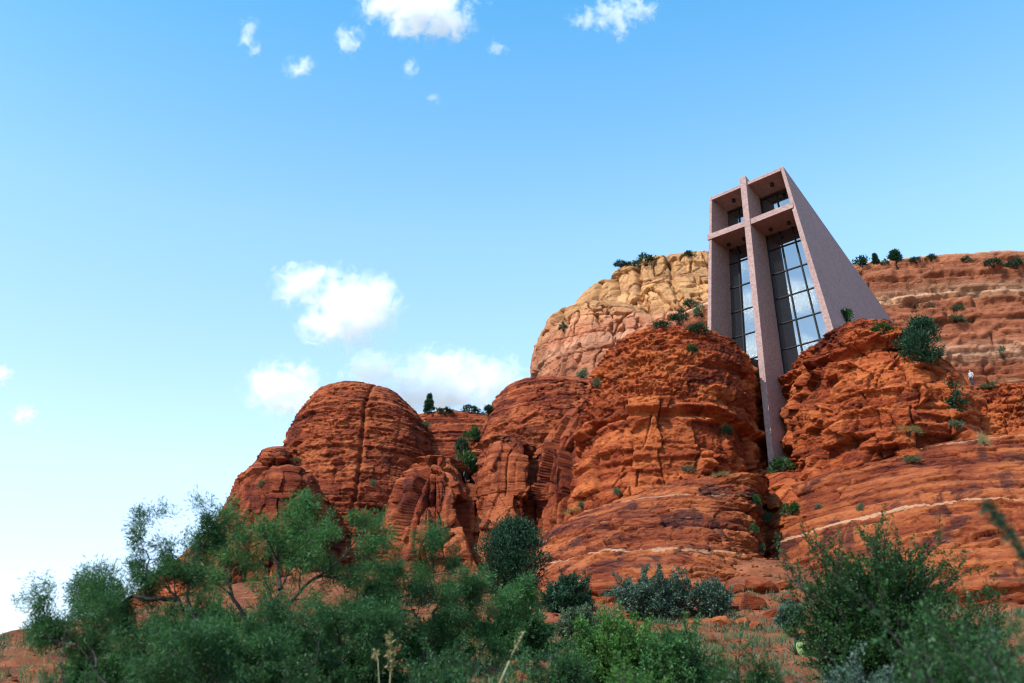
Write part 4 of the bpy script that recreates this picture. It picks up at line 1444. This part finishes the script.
BL = [(748, 603, 28, 13, 'flat topped red boulder in the middle of the debris below the gully'),
      (762, 586, 30, 14, 'largest tilted red boulder highest on the debris below the gully'),
      (734, 590, 20, 9, 'small flat red boulder left of the largest tilted one'),
      (728, 608, 18, 9, 'red boulder half hidden by the grey blue sage'),
      (722, 624, 20, 10, 'dark red boulder behind the bottom centre bushes'),
      (775, 614, 18, 8, 'low red boulder on the right of the bare slope'),
      (756, 628, 15, 7, 'small red stone on the bare soil above the prickly pear'),
      (704, 614, 16, 8, 'red stone below the wide grey blue sage'),
      (790, 600, 15, 7, 'red stone at the left foot of the large dark bush'),
      (782, 584, 18, 9, 'red block at the foot of the right slickrock near the gully'),
      (743, 622, 14, 7, 'small stone between the bottom centre bushes and the bare soil')]
for k, (px, py, w, h, lab) in enumerate(BL):
    p = on_ground(px, py + h * 0.3)
    if p is None:
        continue
    m = float(np.linalg.norm(p - CAM)) / FPX
    o = link('boulder', boulder_mesh(500 + k, w * m * 0.64, w * m * 0.55, h * m * 0.85), MR['apron'])
    o.location = p + np.array([0, 0, h * m * 0.25])
    o.rotation_euler = (0.15 * math.sin(k * 3), 0.18 * math.cos(k * 2), k * 1.3)
    tag(o, lab, 'boulder', 'red boulders on the slope')

# broken stones and low herbs over the slope: nobody could count them
def scatter_ground(n, x0, x1, y0, y1, seed):
    rs = np.random.RandomState(seed)
    x = rs.uniform(x0, x1, n); y = y0 + (y1 - y0) * rs.rand(n) ** 0.8
    dens = fbm(x * 0.25, y * 0.25, x * 0, seed, 3)
    k = dens + 0.35 * rs.normal(size=n) > 0
    x, y = x[k], y[k]
    from mathutils.bvhtree import BVHTree
    z = np.array([GB(a, b) for a, b in zip(x, y)])
    return np.stack([x, y, z], 1), rs


GOB = bpy.data.objects['ground']


def GB(x, y):
    ok, loc, nrm, i = GOB.ray_cast(Vector((x, y, 200)), Vector((0, 0, -1)))
    return loc.z if ok else gz(x, y)


P, rs = scatter_ground(5200, -20, 26, 14, 58, 71)
n = len(P)
oc = np.array([[1, 0, 0], [0, 1, 0], [-1, 0, 0], [0, -1, 0], [0, 0, .8], [0, 0, -.8]], float)
of = np.array([[0, 1, 4], [1, 2, 4], [2, 3, 4], [3, 0, 4], [1, 0, 5], [2, 1, 5], [3, 2, 5], [0, 3, 5]])
sz = (0.03 + 0.24 * rs.rand(n) ** 4 + 0.02)[:, None, None]
V = oc[None] * (0.6 + 0.8 * rs.rand(n, 6, 3)) * sz
a = rs.rand(n) * 6.28
V = np.stack([V[..., 0] * np.cos(a)[:, None] - V[..., 1] * np.sin(a)[:, None], V[..., 0] * np.sin(a)[:, None] + V[..., 1] * np.cos(a)[:, None], V[..., 2] * 0.7], -1)
V = (V + P[:, None, :]).reshape(-1, 3)
T_ = (of[None] + (np.arange(n) * 6)[:, None, None]).reshape(-1, 3)
bl = np.repeat(rs.rand(n), 6)
st = link('scree', np_mesh('scree', V, None, attrs={'blk': bl, 'lay': bl}, tris=T_), MR['apron'])
tag(st, 'loose red stones scattered over the soil slope', 'stones', None, 'stuff')


def herb_layer(name, n, box, seed, lm, label, h=0.28, wd=0.014, blades=16, cat='ground cover'):
    P, rs = scatter_ground(n, *box, seed)
    PP = np.repeat(P, blades, 0) + rs.normal(size=(len(P) * blades, 3)) * np.array([0.14, 0.14, 0.0])
    D = rs.normal(size=PP.shape) * 0.45 + np.array([0, 0, 1.0])
    D /= np.linalg.norm(D, axis=1, keepdims=True)
    o = link(name, leaves_mesh(name, PP, D, h, wd, rs, 0.25), lm)
    tag(o, label, cat, None, 'stuff')


herb_layer('ground_cover', 5200, (-22, 26, 15, 50), 81, L_GREY, 'low grey green herbs dotted over the red soil slope', 0.26, 0.026)
herb_layer('grass', 3000, (-24, 24, 13, 40), 82, L_GRASS, 'short green grass between the bushes', 0.34, 0.012)
herb_layer('dry_grass', 700, (-22, 26, 15, 52), 83, L_STRAW, 'short straw coloured grass on the red soil slope', 0.34, 0.010)


# stalks, yucca, agave, prickly pear
def stalk(name, pix, Y, r, mat, label, cat, tuft=None, lm=None, n=0):
    pts = np.array([at(px, py, Y + 0.1 * i) for i, (px, py) in enumerate(pix)])
    base = pts[0].copy(); base[2] = gz(base[0], base[1]) - 0.05
    pts = np.vstack([base[None], pts])
    tt = np.linspace(0, len(pts) - 1, 4 * len(pts))
    ps = np.stack([np.interp(tt, np.arange(len(pts)), pts[:, c]) for c in range(3)], 1)
    o = empty(name, base)
    tag(o, label, cat)
    link('stem', tubes_mesh('stem', [(ps - base, np.linspace(r, r * 0.5, len(ps)))], 6), mat, o)
    if n:
        rs = np.random.RandomState(int(pix[0][0]))
        t = tuft[0] + (tuft[1] - tuft[0]) * rs.rand(n)
        c = np.stack([np.interp(t * (len(ps) - 1), np.arange(len(ps)), ps[:, k]) for k in range(3)], 1)
        D = rs.normal(size=c.shape) + np.array([0, 0, 0.6]); D /= np.linalg.norm(D, axis=1, keepdims=True)
        link('foliage', leaves_mesh('foliage', c - base + 0.02 * rs.normal(size=c.shape), D, tuft[2], tuft[3], rs, 0.3), lm, o)
    return o


stalk('dry_stalk', [(497, 690), (512, 655), (524, 632)], 15, 0.022, STALK, 'pale dry agave stalk slanting up right at the bottom', 'stalk', (0.72, 1.0, 0.06, 0.02), L_STRAW, 60)
stalk('flower_stalk', [(389, 700), (391, 665), (389, 634)], 16, 0.016, STALK, 'upright pale flower stalk with seed heads at the bottom', 'stalk', (0.60, 1.0, 0.09, 0.03), L_STRAW, 130)
stalk('flower_stalk', [(380, 700), (378, 660), (375, 652)], 16, 0.012, STALK, 'shorter pale stalk left of the upright flower stalk', 'stalk', (0.75, 1.0, 0.07, 0.025), L_STRAW, 60)
stalk('ocotillo_branch_plant', [(1050, 640), (1024, 556), (1004, 526), (984, 505)], 6.5, 0.010, BARK, 'blurred leafy ocotillo stem arching in from the right edge', 'plant', (0.25, 1.0, 0.045, 0.012), L_JUN, 800)


def rosette(name, px, py, w, label, mat, n=34, thick=0.10, up=0.5, cat='plant'):
    p = on_ground(px, py)
    if p is None:
        return
    m = float(np.linalg.norm(p - CAM)) / FPX
    R_ = w * m / 2
    rs = np.random.RandomState(int(px))
    V, F = [], []
    for i in range(n):
        a = i * 2.4; e = math.radians(12 + 70 * (i / n)) * (0.7 + up * 0.6)
        d = np.array([math.cos(a) * math.cos(e), math.sin(a) * math.cos(e), math.sin(e)])
        s = np.array([-math.sin(a), math.cos(a), 0.0])
        L = R_ * (0.8 + 0.4 * rs.rand()); k = len(V)
        nrm_ = np.cross(s, d)
        for t, wdt in ((0, 0.5), (0.3, 1.0), (0.65, 0.7), (1.0, 0.03)):
            c = d * L * t - np.array([0, 0, 0.12 * L * t * t])
            V += [c - s * R_ * thick * wdt, c - nrm_ * R_ * thick * wdt * 0.5, c + s * R_ * thick * wdt, c + nrm_ * R_ * thick * wdt * 0.15]
        for q in range(3):
            b = k + 4 * q
            F += [(b + i1, b + (i1 + 1) % 4, b + 4 + (i1 + 1) % 4, b + 4 + i1) for i1 in range(4)]
        F += [(k, k + 3, k + 2, k + 1), (k + 12, k + 13, k + 14, k + 15)]
    o = link(name, poly_mesh(name, V, F), mat)
    o.location = p
    tag(o, label, cat)
    return o


rosette('agave', 786, 470, 26, 'pale green agave rosette at the foot of the cross', AGAVE, 40, 0.10)
rosette('yucca', 797, 655, 34, 'dark spiky yucca at the bottom left of the prickly pear', simple_mat('dark_yucca', (0.03, 0.06, 0.035), (0.09, 0.15, 0.08), 3, 0.6), 60, 0.035, 0.9)
rosette('yucca', 590, 640, 26, 'pale grey yucca rosette left of the yellow green bush', AGAVE, 44, 0.06, 0.8)


def prickly_pear(px, py, w, label, seed):
    import bmesh
    p = on_ground(px, py)
    if p is None:
        return
    m = float(np.linalg.norm(p - CAM)) / FPX
    R_ = w * m / 2
    rs = np.random.RandomState(seed)
    o = empty('prickly_pear', p)
    tag(o, label, 'cactus')
    for i in range(13):
        bm = bmesh.new()
        bmesh.ops.create_uvsphere(bm, u_segments=16, v_segments=10, radius=1)
        s = R_ * 0.30 * (0.8 + 0.5 * rs.rand())
        for v in bm.verts:
            v.co.x *= s * (0.85 + 0.15 * v.co.z); v.co.y *= s * 0.16; v.co.z *= s * 1.25
        me = bpy.data.meshes.new('pad'); bm.to_mesh(me); bm.free()
        for q in me.polygons:
            q.use_smooth = True
        c = link('pad', me, CACTUS, o)
        a = rs.rand() * 6.28; q = rs.rand() ** 0.6 * R_ * 0.8
        c.location = (math.cos(a) * q, math.sin(a) * q * 0.6, s * 0.9 + (s * 1.6 if i > 7 else 0))
        c.rotation_euler = (0.5 * rs.normal(), 0.5 * rs.normal(), rs.rand() * 3.1)


prickly_pear(814, 656, 34, 'yellow green prickly pear on the red soil at the bottom', 5)
prickly_pear(838, 655, 22, 'smaller prickly pear right of the yellow green one', 6)

# ------------------------------------------------------------------ the person on the path
SKIN = simple_mat('skin', (0.35, 0.19, 0.13), (0.42, 0.24, 0.17), 5, 0.6)
SHIRT = simple_mat('white_cotton', (0.34, 0.36, 0.39), (0.46, 0.47, 0.50), 6, 0.85, 0.2)
PANTS = simple_mat('dark_blue_cloth', (0.012, 0.018, 0.032), (0.03, 0.04, 0.06), 6, 0.85, 0.2)
HAIR = simple_mat('dark_hair', (0.012, 0.009, 0.008), (0.03, 0.02, 0.016), 20, 0.6)
SHOE = simple_mat('dark_shoe', (0.015, 0.013, 0.012), (0.03, 0.026, 0.024), 8, 0.6)


def skin_obj(name, verts, edges, radii, mat, parent=None, root=0, lev=2):
    me = bpy.data.meshes.new(name)
    me.from_pydata(verts, edges, [])
    o = link(name, me, mat, parent)
    md = o.modifiers.new('skin', 'SKIN')
    if not me.skin_vertices:
        me.skin_vertices.new()
    for i, r in enumerate(radii):
        sv = me.skin_vertices[0].data[i]
        sv.radius = r if isinstance(r, tuple) else (r, r)
        sv.use_root = (i == root)
    md.use_smooth_shade = True
    sd = o.modifiers.new('subd', 'SUBSURF')
    sd.levels = lev; sd.render_levels = lev
    return o


def build_person():
    p = None
    q = at(972, 381, 88.0)
    ok, loc, nrm, _i, ob, _m = scene.ray_cast(DEPS2, Vector((q[0], q[1], q[2] + 6)), Vector((0, 0, -1)))
    p = np.array(loc) if ok else q
    # facing along the path towards the chapel (left), weight on one leg
    J = dict(pel=(0, 0, .95), wai=(0, 0, 1.08), che=(0.01, 0, 1.30), nk=(0.01, 0, 1.47), nk2=(0.03, 0, 1.55), hd=(0.05, 0, 1.64), top=(0.04, 0, 1.73),
             hl=(0, .10, .92), kl=(0.06, .11, .50), al=(0.00, .11, .09), tl=(.15, .13, .03),
             hr=(0, -.10, .92), kr=(-.03, -.11, .50), ar=(-.14, -.11, .09), tr=(.02, -.13, .03),
             sl=(0, .18, 1.42), el=(-.05, .25, 1.14), wl=(.10, .24, .92), ml=(.16, .23, .84),
             sr=(0, -.18, 1.42), er=(-.03, -.25, 1.14), wr=(.12, -.24, .93), mr=(.18, -.23, .85))
    R = dict(pel=(.13, .10), wai=(.12, .09), che=(.14, .10), nk=.06, nk2=.055, hd=(.085, .095), top=(.06, .065), hl=.085, kl=.058, al=.04, tl=(.04, .03),
             hr=.085, kr=.058, ar=.04, tr=(.04, .03), sl=.06, el=.042, wl=.028, ml=(.035, .02), sr=.06, er=.042, wr=.028, mr=(.035, .02))
    names = list(J)
    E = [('pel', 'wai'), ('wai', 'che'), ('che', 'nk'), ('nk', 'nk2'), ('nk2', 'hd'), ('hd', 'top'), ('pel', 'hl'), ('hl', 'kl'), ('kl', 'al'), ('al', 'tl'),
         ('pel', 'hr'), ('hr', 'kr'), ('kr', 'ar'), ('ar', 'tr'), ('nk', 'sl'), ('sl', 'el'), ('el', 'wl'), ('wl', 'ml'), ('nk', 'sr'), ('sr', 'er'), ('er', 'wr'), ('wr', 'mr')]
    V = [J[k] for k in names]; ED = [(names.index(a), names.index(b)) for a, b in E]; RR = [R[k] for k in names]
    # fingers and thumbs: short chains rooted in the palms
    for w, m_ in (('wl', 'ml'), ('wr', 'mr')):
        mi = names.index(m_); b = np.array(J[m_]); sg = 1 if w == 'wl' else -1
        for q in range(4):
            o1 = b + np.array([-.03 + .02 * q, 0, -.045]); o2 = o1 + np.array([.006, -.012 * sg, -.03 - .006 * (q in (1, 2))])
            V += [tuple(o1), tuple(o2)]; ED += [(mi, len(V) - 2), (len(V) - 2, len(V) - 1)]; RR += [.009, .007]
        o1 = b + np.array([.04, 0, .01]); o2 = o1 + np.array([.02, -.01 * sg, -.035])
        V += [tuple(o1), tuple(o2)]; ED += [(mi, len(V) - 2), (len(V) - 2, len(V) - 1)]; RR += [.010, .008]
    body = skin_obj('person', V, ED, RR, SKIN)
    tag(body, 'person in a white top and dark trousers standing on the path at the right', 'person')

    def wear(name, keys, edges, grow_, mat, root):
        ii = {k: i for i, k in enumerate(keys)}
        rr = [tuple(x + grow_ for x in (R[k] if isinstance(R[k], tuple) else (R[k], R[k]))) for k in keys]
        return skin_obj(name, [J[k] for k in keys], [(ii[a], ii[b]) for a, b in edges], rr, mat, body, ii[root])
    wear('shirt', ['pel', 'wai', 'che', 'nk', 'sl', 'el', 'sr', 'er'], [('pel', 'wai'), ('wai', 'che'), ('che', 'nk'), ('nk', 'sl'), ('sl', 'el'), ('nk', 'sr'), ('sr', 'er')], .022, SHIRT, 'pel')
    wear('trousers', ['pel', 'hl', 'kl', 'al', 'hr', 'kr', 'ar'], [('pel', 'hl'), ('hl', 'kl'), ('kl', 'al'), ('pel', 'hr'), ('hr', 'kr'), ('kr', 'ar')], .016, PANTS, 'pel')
    skin_obj('hair', [(0.045, 0, 1.715), (0.015, 0, 1.70), (-.02, 0, 1.64)], [(0, 1), (1, 2)], [(.075, .07), (.098, .092), (.075, .07)], HAIR, body)
    skin_obj('nose', [(.13, 0, 1.64), (.155, 0, 1.625)], [(0, 1)], [.012, .014], SKIN, body, 0, 1)
    for sy in (-1, 1):
        skin_obj('ear', [(.04, .092 * sy, 1.66), (.035, .10 * sy, 1.63)], [(0, 1)], [.016, .012], SKIN, body, 0, 1)
        skin_obj('eye', [(.118, .032 * sy, 1.665), (.124, .032 * sy, 1.664)], [(0, 1)], [.010, .009], HAIR, body, 0, 1)
    skin_obj('mouth', [(.126, -.022, 1.59), (.129, 0, 1.59), (.126, .022, 1.59)], [(0, 1), (1, 2)], [.006, .007, .006], SHOE, body, 0, 1)
    for a, t in (('al', 'tl'), ('ar', 'tr')):
        A = np.array(J[a]); B = np.array(J[t])
        skin_obj('shoe', [tuple(A + np.array([-.03, 0, -.045])), tuple((A + B) / 2 + np.array([0, 0, -.02])), tuple(B)], [(0, 1), (1, 2)], [.05, .05, .042], SHOE, body)
    body.location = p
    body.rotation_euler = (0, 0, math.radians(200))


build_person()

# ------------------------------------------------------------------ clouds
def cloud(label, Y, blobs, dens=0.018, noise_amp=1.6, nscale=8.0, seed=0, soft=0.9, az=0.0, g_=0.1, name='cloud'):
    """a bank of cloud: a box of air whose density is a union of puffs eaten into by noise.
    blobs: picture x, y, half-width, half-height"""
    C = [at(x, y, Y) for x, y, a, b in blobs]
    m = [float(np.linalg.norm(c - CAM)) / FPX for c in C]
    Rr = [(a * q, 0.8 * (a + b) / 2 * q, b * q * 1.05) for (x, y, a, b), q in zip(blobs, m)]
    lo = np.min([np.array(c) - 1.45 * np.array(r) for c, r in zip(C, Rr)], 0)
    hi = np.max([np.array(c) + 1.45 * np.array(r) for c, r in zip(C, Rr)], 0)
    mid = (lo + hi) / 2; half = (hi - lo) / 2
    rr = float(np.mean([min(r) for r in Rr]))
    v = [tuple(half * np.array([sx, sy, sz])) for sx in (-1, 1) for sy in (-1, 1) for sz in (-1, 1)]
    me = poly_mesh(name, v, [(0, 1, 3, 2), (4, 6, 7, 5), (0, 4, 5, 1), (2, 3, 7, 6), (0, 2, 6, 4), (1, 5, 7, 3)])
    fix_normals(me)
    mt, t = new_mat('cloud_vapour')
    g = NG(t)
    pos = g.n('ShaderNodeTexCoord').outputs['Object']
    sh = None
    for c, r in zip(C, Rr):
        q = g.n('ShaderNodeMapping')
        g.l(pos, q.inputs[0])
        q.inputs['Location'].default_value = tuple(-(np.array(c) - mid) / np.array(r))
        q.inputs['Scale'].default_value = tuple(1 / np.array(r))
        L = g.math('SUBTRACT', 1.0, g.vmath('LENGTH', q.outputs[0]))
        sh = L if sh is None else g.math('SMOOTH_MAX', sh, L, 0.25)
    off = g.vmath('ADD', pos, (seed * 173.0, seed * 91.0, seed * 37.0))
    nz = g.noise(off, nscale / (rr * 6), 9, 0.66, 0.5)
    val = g.math('ADD', sh, g.math('MULTIPLY_ADD', nz, 2 * noise_amp, -noise_amp * 1.0))
    d = g.math('MULTIPLY', g.maprange(val, 0.0, soft), dens * 100.0 / max(rr, 1.0))
    vol = g.n('ShaderNodeVolumePrincipled')
    vol.inputs['Color'].default_value = (0.995, 0.995, 0.995, 1)
    vol.inputs['Anisotropy'].default_value = g_
    g.l(d, vol.inputs['Density'])
    g.out(vol.outputs[0], True)
    mt.cycles.volume_step_rate = 0.35
    o = link(name, me, mt)
    o.location = mid
    tag(o, label, 'cloud')
    if az:   # swing the bank round the valley
        c, s_ = math.cos(az), math.sin(az)
        o.location = (mid[0] * c - mid[1] * s_ + 21, mid[0] * s_ + mid[1] * c + 77, mid[2] + 38)
        o.rotation_euler = (0, 0, az)
    return o


cloud('large white puffy cloud in the middle of the left sky', 2600, [(350, 312, 48, 38), (378, 300, 26, 26), (325, 325, 30, 20), (302, 284, 30, 22), (322, 272, 14, 10)], seed=1)
cloud('round white cloud left of the far left dome top', 2500, [(284, 390, 40, 28), (270, 384, 28, 18), (300, 404, 22, 18)], seed=2)
cloud('long double white cloud above the saddle behind the pines', 2800, [(378, 372, 36, 20), (438, 372, 40, 26), (480, 380, 46, 24), (430, 396, 80, 18), (520, 386, 20, 12)], seed=3)
cloud('bright white cloud cut off by the top edge', 2200, [(420, 8, 48, 26), (450, 22, 24, 18), (385, 4, 26, 16), (400, 30, 14, 10)], dens=0.018, seed=4)
cloud('thin white wisp with two tails near the top centre', 2200, [(618, 12, 30, 10), (590, 20, 20, 7), (622, 28, 8, 12), (640, 8, 16, 7)], dens=0.005, noise_amp=2.4, nscale=5.0, seed=5)
cloud('small white wisp under the cloud at the top edge', 2200, [(348, 40, 12, 14), (352, 34, 10, 8)], dens=0.005, noise_amp=2.4, nscale=5.0, seed=6)
cloud('slanting thin wisp left of the small top wisps', 2200, [(298, 68, 15, 9), (304, 62, 8, 7)], dens=0.005, noise_amp=2.4, nscale=5.0, seed=7)
cloud('faint upright wisp furthest left in the upper sky', 2200, [(248, 34, 8, 16), (254, 50, 8, 8)], dens=0.0035, noise_amp=2.4, nscale=5.0, seed=8)
cloud('tiny faint puff right of the cloud at the top edge', 2200, [(497, 48, 11, 7)], dens=0.003, noise_amp=2.2, nscale=5.0, seed=9)
cloud('tiny faint puff in the blue below the top cloud', 2200, [(411, 68, 8, 10), (432, 99, 8, 5)], dens=0.003, noise_amp=2.2, nscale=5.0, seed=10)
cloud('small arched white puff near the left edge', 2500, [(25, 416, 13, 9)], dens=0.014, noise_amp=1.6, seed=11)
cloud('small white puff cut off by the left edge', 2500, [(2, 376, 10, 10)], dens=0.014, noise_amp=1.6, seed=12)
cloud('low milky cloud bank at the lower left edge', 3200, [(-10, 632, 46, 20), (20, 618, 24, 10)], dens=0.012, noise_amp=0.8, seed=13)
cloud('low white cloud glimpsed through the leaning mesquite', 3200, [(160, 604, 22, 14)], dens=0.014, noise_amp=1.6, seed=14)
# clouds over the valley behind the viewer: the photograph shows them mirrored in the chapel windows
for k, (dx, yy, a_, b_) in enumerate([(82, 468, 75, 26), (46, 416, 50, 19), (104, 372, 40, 19), (130, 418, 34, 18), (36, 342, 36, 20), (110, 310, 34, 15)]):
    cloud(['lowest white cloud over the valley mirrored at the foot of the windows', 'white cloud over the valley mirrored in the middle of both windows', 'white cloud over the valley mirrored high in the right window',
           'white cloud over the valley mirrored in the left window', 'small white cloud over the valley mirrored beside the cross arm', 'small white cloud over the valley mirrored in the top left light'][k],
          1800, [(512 + dx, yy, a_, b_), (512 + dx + 0.5 * a_, yy + 4, 0.6 * a_, 0.8 * b_), (512 + dx - 0.5 * a_, yy + 5, 0.6 * a_, 0.7 * b_)], dens=0.014, noise_amp=1.5, nscale=6.0, g_=0.85, seed=20 + k, az=math.radians(120))
